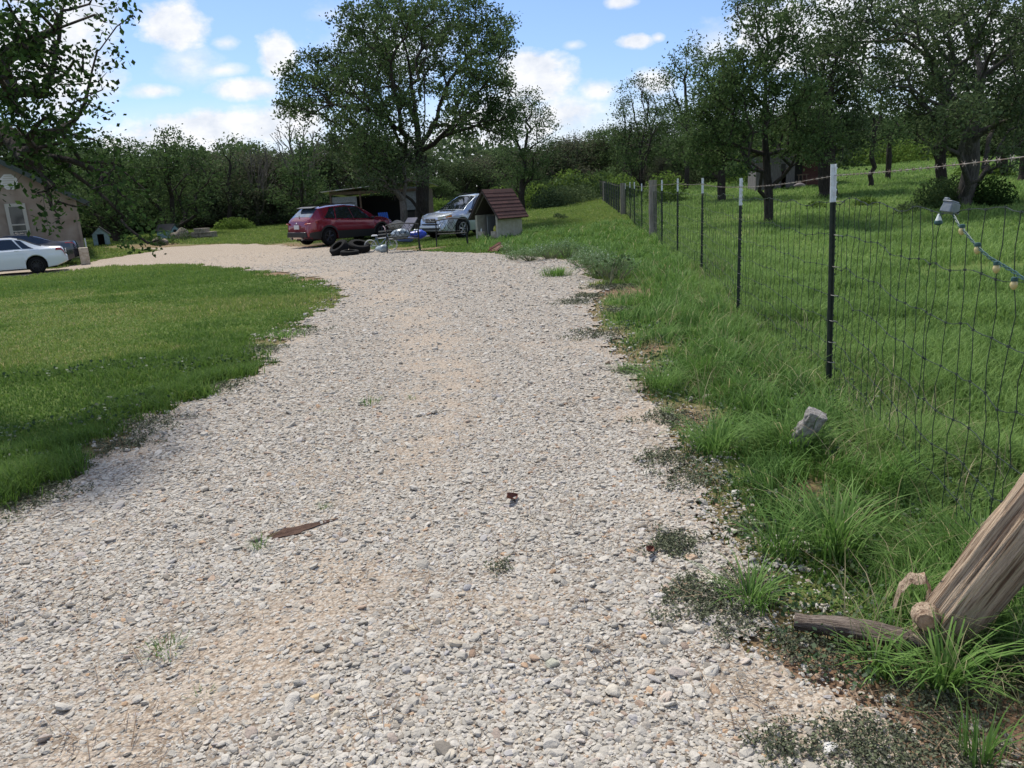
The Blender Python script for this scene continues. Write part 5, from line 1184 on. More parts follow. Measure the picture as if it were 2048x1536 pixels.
MB().box((fr+.015, 0, .40), (.06, .95, .08)).build('lower_intake', M_blk, e, bevel=.01); MB().box((fr+.04, 0, .60), (.03, .9, .05)).build('air_slot', M_blk, e)
for s in (1, -1):
    m = MB(); m.grid(lambda t, v: Vector((fr-.03-.40*t**1.3, s*(.42+.39*t**.75), .72+.15*v+.09*t+.004)), [k/8 for k in range(9)], [0, .5, 1]); m.build('head_lamp', M_lamp, e, smooth=True)
    m = MB(); m.grid(lambda t, v: Vector((fr-.20-.23*t, s*(.70+.125*t**.8), .78+.09*v+.07*t)), [k/5 for k in range(6)], [0, 1]); m.build('turn_signal', M_amb, e, smooth=True)
    MB().lathe([(0, .02), (.05, .015), (.06, 0)], 'Z', 14, c=(fr-.07, s*.60, .45), M=Matrix.Rotation(1.57, 3, 'Y')).build('fog_lamp', M_lamp, e, smooth=True)
    m = MB(); m.tube([(-1.7, s*.60, 1.70), (-.9, s*.63, 1.76), (0, s*.62, 1.72)], .016, 6); m.build('roof_rail', M_blk, e, smooth=True)
MB().box((1.30, 0, 1.115), (.10, .9, .02)).build('cowl', M_blk, e)
# white saloon
SPW = dict(L=4.75, zb=.20, paint=P_white, arch=.36, wr=.31, wx=(-1.35, 1.35), track=.78, spokes=10, rim=mat('sooty_rim', (.03, .03, .032), .5, .3), doors=[(-.92, .02), (.05, 1.0)], tumble=.52, mirror=.92, mirm=P_white,
  top=[(-2.38, .60), (-2.36, .90), (-2.28, .965), (-1.72, 1.0), (-1.45, 1.08), (-1.0, 1.30), (-.65, 1.385), (.1, 1.40), (.45, 1.32), (.95, 1.06), (1.2, .955), (1.8, .88), (2.2, .76), (2.38, .5)],
  belt=[(-2.38, .54), (-2.3, .93), (-1.4, .94), (0, .92), (1.0, .89), (1.9, .80), (2.38, .46)], hw=[(-2.38, .74), (-2.25, .83), (-1.7, .875), (1.4, .875), (2.0, .82), (2.38, .64)],
  bot=[(-2.38, .38), (-2.0, .24), (-1.7, .20), (1.8, .20), (2.38, .28)], windscreen=(.50, 1.16), rear_glass=(-1.60, -.86), side_windows=[(-.95, .02, -.66, -.0), (.06, 1.0, .06, .52), (-1.36, -1.0, -.92, -.74)])
cw = onground(-4, 35.2)
e, side, win, topf, patch = make_car(SPW, cw, math.radians(180+31), 'white saloon with dark wheels parked at the far left, its tail to the right', 'car')
for s in (1, -1):
    m = MB(); m.grid(lambda t, v: side(-2.34+.30*t-.03*v, .62+.32*v, s, .012), [k/5 for k in range(6)], [k/4 for k in range(5)]); m.build('tail_lamp', M_red, e, smooth=True)
    patch(side, -2.36, -1.74, .02, .40, 'bumper', P_white, s, 10, 4, .018)
    patch(side, -1.70+.72, 1.0, .50, .54, 'rub_strip', P_white, s, 10, 2, .016)
MB().box((-2.39, 0, .52), (.06, 1.36, .24), taper=.06).build('bumper', P_white, e, bevel=.03); MB().box((-2.40, 0, .78), (.02, .34, .15)).build('number_plate', M_plate, e)
# dark saloon behind it
SPD = dict(SPW); SPD.update(L=4.9, paint=P_navy, rim=mat('grey_rim', (.35, .35, .37), .4, .6), mirm=P_navy, top=[(-2.42, .62), (-2.40, 1.02), (-2.30, 1.08), (-1.75, 1.09), (-1.45, 1.15), (-.95, 1.34), (-.5, 1.42), (.1, 1.44), (.5, 1.36), (1.0, 1.10), (1.3, 1.0), (1.8, .92), (2.2, .80), (2.42, .5)],
   belt=[(-2.42, .56), (-2.3, 1.02), (-1.4, 1.02), (0, .97), (1.0, .93), (1.9, .84), (2.42, .46)])
cd = onground(36, 38.6)
e, side, win, topf, patch = make_car(SPD, cd, math.radians(180+26), 'dark blue grey saloon parked just beyond the white saloon', 'car')
for s in (1, -1):
    m = MB(); m.grid(lambda t, v: side(-2.38+.42*t, .74+.18*v, s, .012), [k/5 for k in range(6)], [0, .5, 1]); m.build('tail_lamp', M_red, e, smooth=True)
    patch(win, -1.45, -.85, .92, 1.0, 'window_trim', M_chrome, s, 6, 1, .012)
# ================================================================ small dog house by the silver car
M_shing = bpy.data.materials.new('red_brown_shingles'); M_shing.use_nodes = True; n_, l_ = nodes(M_shing); b_ = n_['Principled BSDF']; b_.inputs['Roughness'].default_value = .95
tc_ = n_.new('ShaderNodeTexCoord'); br_ = n_.new('ShaderNodeTexBrick'); l_.new(tc_.outputs['UV'], br_.inputs['Vector']); br_.inputs['Scale'].default_value = 1
br_.inputs['Color1'].default_value = (.060, .024, .021, 1); br_.inputs['Color2'].default_value = (.095, .038, .033, 1); br_.inputs['Mortar'].default_value = (.035, .015, .014, 1); br_.inputs['Mortar Size'].default_value = .012; br_.inputs['Brick Width'].default_value = .33; br_.inputs['Row Height'].default_value = .14; l_.new(br_.outputs[0], b_.inputs['Base Color'])
M_stucco = mat('grey_rendered_wall', (.45, .425, .35), .9, noise=(6, (.35, .32, .25), 8), bump=.3); M_dirty = mat('dirty_cream_block', (.48, .43, .34), .9, noise=(9, (.33, .27, .20), 6), bump=.3)
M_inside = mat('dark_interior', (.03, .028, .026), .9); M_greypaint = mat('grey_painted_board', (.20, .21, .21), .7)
dh = onground(999, 29.2); dhe = empty('dog_house', dh, math.radians(-43), 'small rendered dog house with a red brown shingled gable roof on the centre lawn', 'dog house')
# local: front face at y=-D/2 ; x across. rotate so that the front looks left and to us
Wd, Dp, Hw = 1.16, 1.36, .86
WB = lambda nm, c, d, mt, **k: MB().box(c, d).build(nm, mt, dhe, **k)
WB('wall', (Wd/2-.05, 0, Hw/2), (.10, Dp, Hw), M_stucco, bevel=.01); WB('wall', (-Wd/2+.05, 0, Hw/2), (.10, Dp, Hw), M_stucco, bevel=.01)
WB('wall', (0, Dp/2-.05, Hw/2), (Wd-.21, .10, Hw), M_stucco)
WB('front_block', (-.34, -Dp/2+.07, .13), (.26, .14, .26), M_dirty, bevel=.01); WB('front_block', (.33, -Dp/2+.07, .13), (.26, .14, .26), M_dirty, bevel=.01)
WB('floor', (0, 0, .02), (Wd-.25, Dp-.25, .04), M_inside)
WB('inner_panel', (-.16, -.18, .40), (.03, .55, .80), M_greypaint)
g = MB().prism([(-Wd/2, Hw), (Wd/2, Hw), (0, Hw+.82)], 'y', Dp/2-.10, Dp/2); g.build('gable', M_stucco, dhe)
ov = .16; rz = Hw+.93; ez = Hw-.14; ex = Wd/2+.22
for s in (1, -1):
    L_ = math.hypot(ex, rz-ez); nrow = 8; m = MB(); uv = []
    for k in range(nrow):      # courses laid one over the other
        t0, t1 = k/nrow, min(1, (k+1)/nrow+.02); off0, off1 = .018+.004*(k % 2), .004
        a = Vector((0, 0, rz)).lerp(Vector((s*ex, 0, ez)), t0); b = Vector((0, 0, rz)).lerp(Vector((s*ex, 0, ez)), t1); nn_ = Vector((s*(rz-ez), 0, ex)).normalized()
        y0, y1 = -Dp/2-ov, Dp/2+ov; vs = [a+nn_*off1+Vector((0, y0, 0)), a+nn_*off1+Vector((0, y1, 0)), b+nn_*off0+Vector((0, y1, 0)), b+nn_*off0+Vector((0, y0, 0)), b+nn_*-.004+Vector((0, y0, 0)), b+nn_*-.004+Vector((0, y1, 0))]
        m.add(vs, [(0, 1, 2, 3), (3, 2, 5, 4)])
    o = m.build('roof_shingles', M_shing, dhe); me = o.data; u = me.uv_layers.new(name='UVMap')
    for lp_ in me.loops:
        v = me.vertices[lp_.vertex_index].co; u.data[lp_.index].uv = (v.y+ .0, math.hypot(v.x, rz-v.z))
    m = MB(); nn_ = Vector((s*(rz-ez), 0, ex)).normalized(); a = Vector((0, 0, rz-.02)); b = Vector((s*ex, 0, ez-.0))
    vs = [a+Vector((0, y, 0)) for y in (-Dp/2-ov+.01, Dp/2+ov-.01)]+[b+Vector((0, y, 0)) for y in (Dp/2+ov-.01, -Dp/2-ov+.01)]; vs += [v-nn_*.05 for v in vs]
    m.add([v-nn_*.006 for v in vs], [(0, 1, 2, 3), (7, 6, 5, 4), (0, 3, 7, 4), (1, 5, 6, 2), (3, 2, 6, 7)]); m.build('roof_boards', mat('dark_eave_board_%d' % (s+1), (.06, .045, .04), .9), dhe)
    m = MB(); m.tube([(s*.02, -Dp/2+.03, rz-.16), (s*(ex-.2), -Dp/2+.03, ez+.20)], .03, 4); m.build('rafter', M_greywood, dhe)
def child_thing(mb, nm, mt, loc, label, cat, **k):
    o = mb.build(nm, mt, None, **k); o.location = loc; return tag(o, label, cat)
Mdh = Matrix.Translation(dh) @ Matrix.Rotation(math.radians(-43), 4, 'Z')
m = MB().lathe([(0, 0), (.07, 0), (.08, .08), (.06, .16), (.02, .20), (0, .21)]); child_thing(m, 'plastic_jug', mat('yellow_green_plastic', (.45, .42, .06), .5), Mdh @ Vector((.36, -Dp/2+.10, .26)), 'yellow green jug inside the doorway of the small dog house', 'jug', smooth=True)
m = MB().lathe([(0, 0), (.03, 0), (.035, .05), (.012, .09), (.012, .12), (0, .12)]); child_thing(m, 'small_bottle', M_clear, Mdh @ Vector((-.36, -Dp/2+.08, .26)), 'small white bottle on the left front block of the dog house', 'bottle', smooth=True)
# ================================================================ metal garden benches
M_iron = mat('black_iron', (.008, .010, .011), .6)
def bench():
    e = empty('garden_bench', (0, 0, 0)); w = .52; sd_ = .44; hs = .42; hb = .88; t = .020
    for x in (-w, w):
        MB().tube([(x*1.04, -.06, 0), (x, 0, hs), (x, -.02, hs+.1), (x, -.12, hb)], t, 6).build('leg', M_iron, e, smooth=True)
        MB().tube([(x*1.04, sd_+.05, 0), (x, sd_, hs-.02), (x, sd_-.02, hs+.22)], t, 6).build('leg', M_iron, e, smooth=True)
        MB().tube([(x, sd_-.02, hs+.22), (x, sd_*.5, hs+.25), (x, -.05, hs+.24)], t, 6).build('armrest', M_iron, e, smooth=True)
    s = MB()
    for k in range(7): s.box((0, .03+k*.063, hs), (2*w, .030, .010))
    for k in range(9): s.box((-w+k*w/4, sd_*.5, hs-.007), (.018, sd_, .006))
    s.tube([(-w, sd_, hs-.01), (w, sd_, hs-.01)], .016, 6); s.tube([(-w, 0, hs), (w, 0, hs)], .016, 6); s.build('seat', M_iron, e)
    b = MB(); Y = lambda z: -.02-.10*(z-hs)/(hb-hs)
    top = [(x, Y(hb), hb+.05*math.cos(x/w*1.57)) for x in np.linspace(-w, w, 9)]; b.tube(top, t, 6); b.tube([(-w, Y(hs+.08), hs+.08), (w, Y(hs+.08), hs+.08)], .012, 6)
    for k in range(-3, 4):
        for d in (-1, 1):
            x0 = k*.16; z0, z1 = hs+.08, hb+.01; x1 = x0+d*.26
            if abs(x1) > w: z1 = z0+(z1-z0)*(w-d*x0)/(.26); x1 = d*w
            b.tube([(x0, Y(z0), z0), ((x0+x1)/2, Y((z0+z1)/2)+d*.004, (z0+z1)/2), (x1, Y(z1), z1)], .0065, 4)
    for k in range(3):
        cx = (k-1)*.32; b.tube([(cx+.12*math.cos(a), Y(hs+.27)+.01, hs+.27+.12*math.sin(a)) for a in np.linspace(0, 6.3, 17)], .009, 4)
    b.build('backrest', M_iron, e); return e
b1 = bench(); b1.location = onground(808, 25.2); b1.rotation_euler = (0, 0, .16); tag(b1, 'black iron bench piled with bags, the left of two on the bare soil edge', 'bench', 'black iron garden benches')
b2 = copy_tree(b1); b2.location = onground(905, 26.4); b2.rotation_euler = (0, 0, .10); b2['label'] = 'empty black iron bench standing before the silver car, right of two'
M1 = Matrix.Translation(b1.location) @ Matrix.Rotation(.16, 4, 'Z')
def crumple(r, sq, seed, nm, mt, loc, label, cat):
    V, F = ico(3); rg = np.random.default_rng(seed); P_ = V*np.array(sq)*r
    for q in range(5):
        k = rg.normal(size=3)*3/r*.5; P_ = P_+V*(.10*r*np.sin(P_@k+rg.uniform(0, 6)))[:, None]
    P_ = P_+rg.normal(size=P_.shape)*.02*r; o = npmesh(nm, P_, None, F, mt, smooth=True); o.location = loc; return tag(o, label, cat)
crumple(.24, (1.3, .8, .62), 1, 'plastic_bag', mat('clear_plastic_bag', (.42, .48, .52), .25, noise=(7, (.10, .14, .17), 6), coat=.6), M1 @ Vector((-.06, .22, .56)), 'full grey clear plastic bag lying on the left bench', 'bag')
crumple(.21, (1.5, .8, .52), 2, 'blue_bag', mat('blue_plastic', (.015, .07, .55), .4, noise=(9, (.01, .03, .25), 6)), M1 @ Vector((.48, .60, .52)), 'crumpled bright blue bag at the right end of the left bench', 'bag')
crumple(.07, (1.4, .8, .5), 3, 'plastic_bag', M_clear, M1 @ Vector((.50, .60, .66)), 'white plastic scrap on top of the bright blue bag', 'bag')
crumple(.16, (1.3, .9, .8), 4, 'plastic_bag', mat('pale_plastic', (.38, .44, .46), .35, noise=(8, (.2, .24, .26), 5)), onground(765, 26.0)+Vector((0, 0, .12)), 'pale crumpled bag on the grass left of the left bench', 'bag')
# child's bicycle
by = onground(763, 27.0); be = empty('bicycle', by, math.radians(12), 'small bicycle with pink handlebar and white tyres behind the left bench', 'bicycle')
M_bf = mat('bicycle_frame', (.12, .16, .22), .4, .2, coat=.5); M_pink = mat('pink_handlebar', (.62, .45, .45), .4); M_wt = mat('white_tyre', (.45, .45, .42), .7)
for x in (-.36, .36):
    W = empty('wheel', (x, 0, .21)); W.parent = be
    MB().tube([(.20*math.cos(a), 0, .20*math.sin(a)) for a in np.linspace(0, 2*math.pi, 29)], .021, 7, cap=False).build('tyre', M_wt, W, smooth=True)
    s_ = MB(); [s_.tube([(0, 0, 0), (.19*math.cos(a), 0, .19*math.sin(a))], .0022, 3) for a in np.linspace(0, 6.28, 17)[:-1]]; s_.tube([(0, -.04, 0), (0, .04, 0)], .02, 8); s_.build('spokes', M_chrome, W)
f = MB(); f.tube([(-.36, 0, .21), (-.05, 0, .20), (.26, 0, .50)], .016, 7); f.tube([(-.05, 0, .20), (-.16, 0, .52)], .016, 7); f.tube([(-.13, 0, .44), (.24, 0, .46)], .016, 7); f.tube([(-.36, 0, .21), (-.14, 0, .46)], .012, 6)
for s in (-.035, .035): f.tube([(.36, s, .21), (.27, s*.8, .46), (.24, 0, .60)], .012, 6)
f.build('frame', M_bf, be, smooth=True)
MB().tube([(.16, -.26, .76), (.19, -.16, .74), (.22, -.07, .64), (.235, 0, .62), (.22, .07, .64), (.19, .16, .80), (.14, .22, .86)], .015, 7).build('handlebar', M_pink, be, smooth=True)
MB().box((-.19, 0, .56), (.24, .13, .05), taper=.25).build('seat', mat('white_seat', (.7, .7, .7), .5), be, bevel=.02)
MB().tube([(-.05, -.09, .13), (-.05, -.06, .20), (-.05, .06, .20), (-.05, .09, .27)], .010, 5).build('pedal_crank', M_chrome, be)
# worn tyres beside the red car
def tyre(px, D, r, w, rot, label, dz):
    m = MB(); m.lathe([(r*.58, -w/2), (r*.9, -w/2), (r, -w/3), (r, w/3), (r*.9, w/2), (r*.58, w/2), (r*.62, w/4), (r*.8, w*.1), (r*.8, -w*.1), (r*.62, -w/4), (r*.58, -w/2)], 'Z', 36)
    o = m.build('old_tyre', M_rub, smooth=True, ang=40); o.location = onground(px, D)+Vector((0, 0, dz)); o.rotation_euler = rot; return tag(o, label, 'tyre', 'worn tyres lying beside the red car')
tyre(680, 26.6, .34, .26, (.35, -.55, .2), 'worn black tyre tilted up on the others, the left one', .24); tyre(720, 27.0, .38, .24, (.30, .22, 0), 'worn black tyre lying nearly flat, the right one', .24); tyre(700, 26.0, .31, .15, (.06, .02, 0), 'thin black tyre lying flat in front of the other two', .09)
# ================================================================ open shed behind the red car
M_osb = mat('greyish_chipboard', (.30, .31, .33), .9, noise=(14, (.19, .20, .22), 6), bump=.3); M_tin = mat('weathered_tin', (.42, .43, .42), .4, .6, noise=(3, (.25, .18, .13), 6)); M_panel = mat('grey_panel', (.25, .27, .29), .9, noise=(8, (.18, .19, .20), 6)); M_timber = mat('old_timber', (.16, .11, .08), .9, noise=(5, (.10, .07, .05), 7), bump=.4)
sA = onground(668, 44.5); sB = onground(846, 43.0); sx_ = (sB-sA); sw = sx_.to_2d().length; sy = math.atan2(sx_.y, sx_.x); z0 = min(sA.z, sB.z)-.05
she = empty('open_shed', (sA.x, sA.y, z0), sy, 'open fronted shed of boards and tin behind the red car and under the big oak', 'shed')
Q = lambda nm, c, d, mt, **k: MB().box(c, d).build(nm, mt, she, **k)
rm = MB(); rm.add([(-.35, -.5, 2.34), (sw+.3, -.5, 2.72), (sw+.3, 3.4, 2.42), (-.35, 3.4, 2.04), (-.35, -.5, 2.29), (sw+.3, -.5, 2.67), (sw+.3, 3.4, 2.37), (-.35, 3.4, 1.99)], [(0, 1, 2, 3), (7, 6, 5, 4), (0, 4, 5, 1), (1, 5, 6, 2), (2, 6, 7, 3), (3, 7, 4, 0)]); rm.build('roof', M_tin, she)
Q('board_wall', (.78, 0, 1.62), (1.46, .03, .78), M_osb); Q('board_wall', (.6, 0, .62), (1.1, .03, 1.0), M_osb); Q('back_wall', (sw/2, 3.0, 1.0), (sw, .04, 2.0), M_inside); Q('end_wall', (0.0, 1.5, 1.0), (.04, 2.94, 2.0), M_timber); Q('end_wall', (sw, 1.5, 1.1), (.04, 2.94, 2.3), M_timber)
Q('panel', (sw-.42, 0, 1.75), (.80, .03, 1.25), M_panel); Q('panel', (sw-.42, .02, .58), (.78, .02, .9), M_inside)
for x in (.03, 1.75, sw-1.15, sw-.02): Q('post', (x, -.05, 1.15), (.09, .09, 2.3), M_timber)
Q('header_beam', (sw/2, -.11, 2.20), (sw, .04, .16), M_timber); Q('trim_board', (sw-1.03, -.10, 1.35), (.07, .03, 1.9), mat('white_trim', (.55, .56, .55), .8)); Q('corner_pole', (sw+.08, -.10, 1.3), (.04, .04, 2.6), M_tin)
def loose(mb, nm, mt, px, D, dz, rz, label, cat, **k):
    o = mb.build(nm, mt, None, **k); o.location = onground(px, D)+Vector((0, 0, dz)); o.rotation_euler = (0, 0, rz); return tag(o, label, cat)
loose(MB().box((0, 0, .52), (1.0, .55, .34)).box((0, 0, .18), (.9, .5, .34)), 'wooden_chest', mat('tan_wood', (.33, .22, .15), .8, noise=(5, (.24, .16, .11), 5)), 730, 42.2, 0, .2, 'tan wooden chest in the shed just above the hood of the red car', 'chest', bevel=.01)
# blue plastic chair
M_bl = mat('blue_plastic_chair', (.015, .14, .62), .45); ce = empty('plastic_chair', onground(776, 40.0), math.radians(35), 'bright blue slatted plastic armchair in front of the open shed', 'chair')
for k in range(5): MB().box((-.22+k*.11, .32+.0, .74), (.09, .03, .72), Matrix.Rotation(-.25, 3, 'X')).build('back_slat', M_bl, ce, bevel=.01)
for k in range(5): MB().box((0, -.30+k*.12, .36-.02*k), (.56, .10, .025)).build('seat_slat', M_bl, ce, bevel=.008)
for x in (-.32, .32):
    MB().box((x, -.05, .56), (.12, .62, .03)).build('armrest', M_bl, ce, bevel=.01); MB().box((x, -.28, .28), (.05, .08, .56)).build('leg', M_bl, ce); MB().box((x, .26, .28), (.05, .08, .56)).build('leg', M_bl, ce)
# boards and lumber by the oak
def plank(a, b, w, t, mt, label, group=None, cat='board', nm='board'):
    a, b = Vector(a), Vector(b); d = b-a; c = (a+b)/2; M_ = d.to_track_quat('X', 'Z').to_matrix()
    o = MB().box((0, 0, 0), (d.length, w, t), M_).build(nm, mt); o.location = c; return tag(o, label, cat, group)
M_pale = mat('pale_board', (.50, .44, .42), .7, noise=(4, (.40, .34, .32), 5)); M_cream = mat('cream_scrap', (.42, .38, .31), .85, noise=(7, (.28, .24, .19), 6))
pa = onground(800, 30.6)+Vector((0, 0, .18)); pb = onground(829, 32.4)+Vector((0, 0, .92)); plank(pa, pb, .42, .05, M_pale, 'long pale board propped aslant between the left bench and the oak trunk')
pa = onground(822, 30.6)+Vector((0, 0, .20)); plank(pa, pa+Vector((.75, .1, .06)), .25, .04, M_pale, 'short pale board flat before the nose of the silver car')
for k, (px, D, dz, rz, L_, lb) in enumerate(((788,35.0,.34,.3,1.3,'upper'),(792,34.6,.22,-.1,1.5,'middle'),(790,34.2,.10,.15,1.6,'lowest'))):
    p = onground(px, D)+Vector((0, 0, dz)); plank(p-Vector((L_/2, rz*.5, 0)), p+Vector((L_/2, rz*.5, .06)), .35, .05, M_cream, lb+' cream board of the scrap heap at the foot of the pale cedar trunk', 'boards of the scrap heap')
crumple(.30, (1.4, .9, .6), 8, 'rubble_sack', M_cream, onground(797, 34.8)+Vector((0, 0, .55)), 'lumpy pale sack on top of the scrap heap by the cedar', 'sack')
crumple(.20, (1.5, .9, .6), 9, 'cloth_bundle', mat('blue_grey_cloth', (.07, .11, .26), .8), onground(812, 29.5)+Vector((0, 0, .24)), 'small blue grey bundle between the left bench and the silver car', 'bundle')
# ================================================================ grey house at the far left
M_siding = bpy.data.materials.new('grey_brown_siding'); M_siding.use_nodes = True; n_, l_ = nodes(M_siding); b_ = n_['Principled BSDF']; b_.inputs['Roughness'].default_value = .9
tc_ = n_.new('ShaderNodeTexCoord'); wv = n_.new('ShaderNodeTexWave'); wv.bands_direction = 'X'; wv.inputs['Scale'].default_value = 1.5; wv.inputs['Distortion'].default_value = .4; l_.new(tc_.outputs['Object'], wv.inputs['Vector'])
nz_ = n_.new('ShaderNodeTexNoise'); nz_.inputs['Scale'].default_value = 1.6; nz_.inputs['Detail'].default_value = 8; l_.new(tc_.outputs['Object'], nz_.inputs['Vector']); cr_ = n_.new('ShaderNodeValToRGB'); l_.new(nz_.outputs[0], cr_.inputs[0])
cr_.color_ramp.elements[0].position = .35; cr_.color_ramp.elements[0].color = (.22, .165, .125, 1); cr_.color_ramp.elements[1].position = .65; cr_.color_ramp.elements[1].color = (.31, .26, .21, 1); l_.new(cr_.outputs[0], b_.inputs['Base Color'])
bp_ = n_.new('ShaderNodeBump'); bp_.inputs['Strength'].default_value = .4; l_.new(wv.outputs[0], bp_.inputs['Height']); l_.new(bp_.outputs[0], b_.inputs['Normal'])
hc = onground(172, 42.0); hyaw = math.radians(-1+31); he = empty('house', hc, hyaw, 'grey brown wooden house with a low gable behind the two saloons', 'house')
HH, HW_ = 2.75, 7.6; sl_ = .62
m = MB().prism([(0, -.4), (0, HH), (-HW_/2, HH+sl_*HW_/2), (-HW_, HH), (-HW_, -.4)], 'y', 0, 7); m.build('wall', M_siding, he)
for s in (0, 1):
    def rp(t, y, dz=0): x_ = .55-t*(HW_/2+.55) if s == 0 else -HW_-.55+t*(HW_/2+.55); return (x_, y, HH+sl_*HW_/2-abs(x_+HW_/2)*sl_+.06+dz)
    m = MB().add([rp(0, -.55), rp(1, -.55), rp(1, 7.4), rp(0, 7.4), rp(0, -.55, .09), rp(1, -.55, .09), rp(1, 7.4, .09), rp(0, 7.4, .09)], [(0, 1, 2, 3), (7, 6, 5, 4), (0, 4, 5, 1), (1, 5, 6, 2), (2, 6, 7, 3), (3, 7, 4, 0)]); r_ = m.build('roof', mat('grey_tin_roof_%d' % s, (.25, .26, .26), .45, .4), he)
    m = MB().add([rp(0, -.58, -.14), rp(1, -.58, -.14), rp(1, -.58, .11), rp(0, -.58, .11), rp(0, -.552, -.14), rp(1, -.552, -.14), rp(1, -.552, .11), rp(0, -.552, .11)], [(0, 1, 2, 3), (7, 6, 5, 4), (3, 2, 6, 7), (0, 4, 5, 1)]); m.build('fascia', mat('dark_green_fascia_%d' % s, (.035, .05, .045), .7), he)
HR = lambda nm, x0, x1, z0_, z1_, y, t, mt, par=he: MB().box(((x0+x1)/2, y, (z0_+z1_)/2), (x1-x0, t, z1_-z0_)).build(nm, mt, par)
M_cream2 = mat('cream_trim', (.42, .40, .34), .7); M_white = mat('white_vent', (.62, .62, .60), .6)
# octagonal louvre and tall window
hx = lambda px, py: (Matrix.Rotation(-hyaw, 4, 'Z') @ (at(px, py, 42+(172-px)*.0)-hc))
def wall_pt(px, py):                # a pixel carried onto the gable wall plane
    d = pdir(px, py); n = Vector((math.sin(hyaw), -math.cos(hyaw), 0)); t = (hc.x*n.x+hc.y*n.y)/(d[0]*n.x+d[1]*n.y); p = Vector((d[0]*t, d[1]*t, CAMH+d[2]*t))-hc
    return Matrix.Rotation(-hyaw, 4, 'Z') @ p
v = wall_pt(18, 364); m = MB().prism([(v.x+.36*math.cos(a), v.z+.36*math.sin(a)) for a in [math.pi/8+k*math.pi/4 for k in range(8)]], 'y', -.05, -.0); vt = m.build('vent', M_white, he)
for k in range(6): MB().box((v.x, -.065, v.z-.25+k*.10), (.56-.10*abs(k-2.5), .03, .025)).build('louvre', M_cream2, vt)
w1 = wall_pt(8, 408); w2 = wall_pt(62, 468); x0, x1, zb_, zt_ = w1.x, w2.x, w2.z-.2, w1.z
wf = empty('window', (0, 0, 0)); wf.parent = he
HR('pane', x0+.14, x1-.14, zb_+.1, zt_-.14, -.03, .02, mat('dark_window_glass', (.02, .025, .03), .06, spec=.8), wf)
for (a, b, c_, d_) in ((x0, x0+.14, zb_, zt_), (x1-.14, x1, zb_, zt_), (x0+.141, x1-.141, zt_-.14, zt_), (x0+.141, x1-.141, zb_+.62, zb_+.68), (x0+.141, x1-.141, zb_+.34, zb_+.38)): HR('frame', a, b, c_, d_, -.06, .06, M_cream2, wf)
HR('corner_board', -.10, .02, -.3, HH, -.03, .05, M_siding); HR('downpipe', .06, .12, .1, .9, -.06, .05, M_white)
# brick step at the tail of the dark saloon
loose(MB().box((0, 0, .35), (.36, .5, .7)), 'block_pillar', M_dirty, 172, 37.5, 0, .5, 'short block pillar at the tail of the dark saloon', 'pillar', bevel=.02)
# two little blue dog houses
M_lb = mat('light_blue_paint', (.28, .42, .47), .7, noise=(8, (.20, .30, .32), 5)); M_broof = mat('dark_felt_roof', (.05, .05, .05), .95)
def kennel(px, D, W_, H_, Dp_, rz, label):
    e = empty('dog_house', onground(px, D), rz, label, 'dog house', 'light blue dog houses before the trees')
    dw = W_*.42; ft = .03
    MB().prism([(-W_/2, 0), (-dw/2, 0), (-dw/2, H_*.62), (dw/2, H_*.62), (dw/2, 0), (W_/2, 0), (W_/2, H_*.62), (0, H_), (-W_/2, H_*.62)], 'y', -Dp_/2, -Dp_/2+ft).build('front_wall', M_lb, e)
    for s in (-1, 1): MB().box((s*(W_/2-.015), ft/2, H_*.31), (.03, Dp_-ft-.002, H_*.62)).build('side_wall', M_lb, e)
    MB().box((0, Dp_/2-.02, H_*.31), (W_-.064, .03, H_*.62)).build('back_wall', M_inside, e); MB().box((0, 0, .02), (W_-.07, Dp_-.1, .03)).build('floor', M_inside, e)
    for s in (-1, 1):
        a = Vector((0, 0, H_+.02)); b = Vector((s*(W_/2+.09), 0, H_*.62-.05)); d = b-a; M_ = d.to_track_quat('X', 'Z').to_matrix(); MB().box((a+b)/2, (d.length, Dp_+.18, .03), M_).build('roof', M_broof, e)
    return e
kennel(205, 49.0, .80, 1.02, 1.0, .45, 'light blue dog house with dark doorway before the trees beside the house'); kennel(338, 52.0, .62, .86, 1.2, 1.15, 'narrow light blue dog house seen from its corner near the rock piles')
M_flag = mat('flagstone', (.36, .32, .25), .9, noise=(7, (.24, .20, .16), 6), bump=.4)
def stack(px, D, rows, W_, label):
    e = empty('stone_stack', onground(px, D), random.uniform(-.2, .2), label, 'stone stack'); z = 0
    for r in range(rows):
        h = random.uniform(.07, .12); w = W_*(1 if r < rows-2 else .5); x = -w/2
        while x < w/2-.05:
            l_2 = min(random.uniform(.3, .55), w/2-x); MB().box((x+l_2/2+(0 if r < rows-2 else -.1), random.uniform(-.05, .05), z+h/2), (l_2*.97, .6, h*.95)).build('slab', M_flag, e, bevel=.015); x += l_2
        z += h
    return e
stack(409, 50.0, 6, 1.42, 'neat stack of cut tan flagstones at the back of the lawn'); 
for (px, D, r, lb, sd2) in ((320,46,.34,'rounded heap of rubble stones left of the narrow dog house',21),(362,50,.42,'larger heap of pale rubble beside the narrow dog house',22)):
    crumple(r, (1.2, .9, .85), sd2, 'rubble_heap', mat('rubble_%d' % sd2, (.34, .28, .22), .95, noise=(9, (.12, .10, .07), 7), bump=1), onground(px, D)+Vector((0, 0, r*.5)), lb, 'rubble heap')
for (px, D, h, rr2, lb) in ((322,45.6,.5,.3,'weeds growing round the rounded heap of rubble'),(372,48,.9,.35,'tall weeds in front of the larger heap of rubble'),(345,46,.7,.4,'weeds between the two heaps of rubble')):
    brush([(px, D, rr2)], 260, h, .08, M_oak, 'weed_clump', lb)
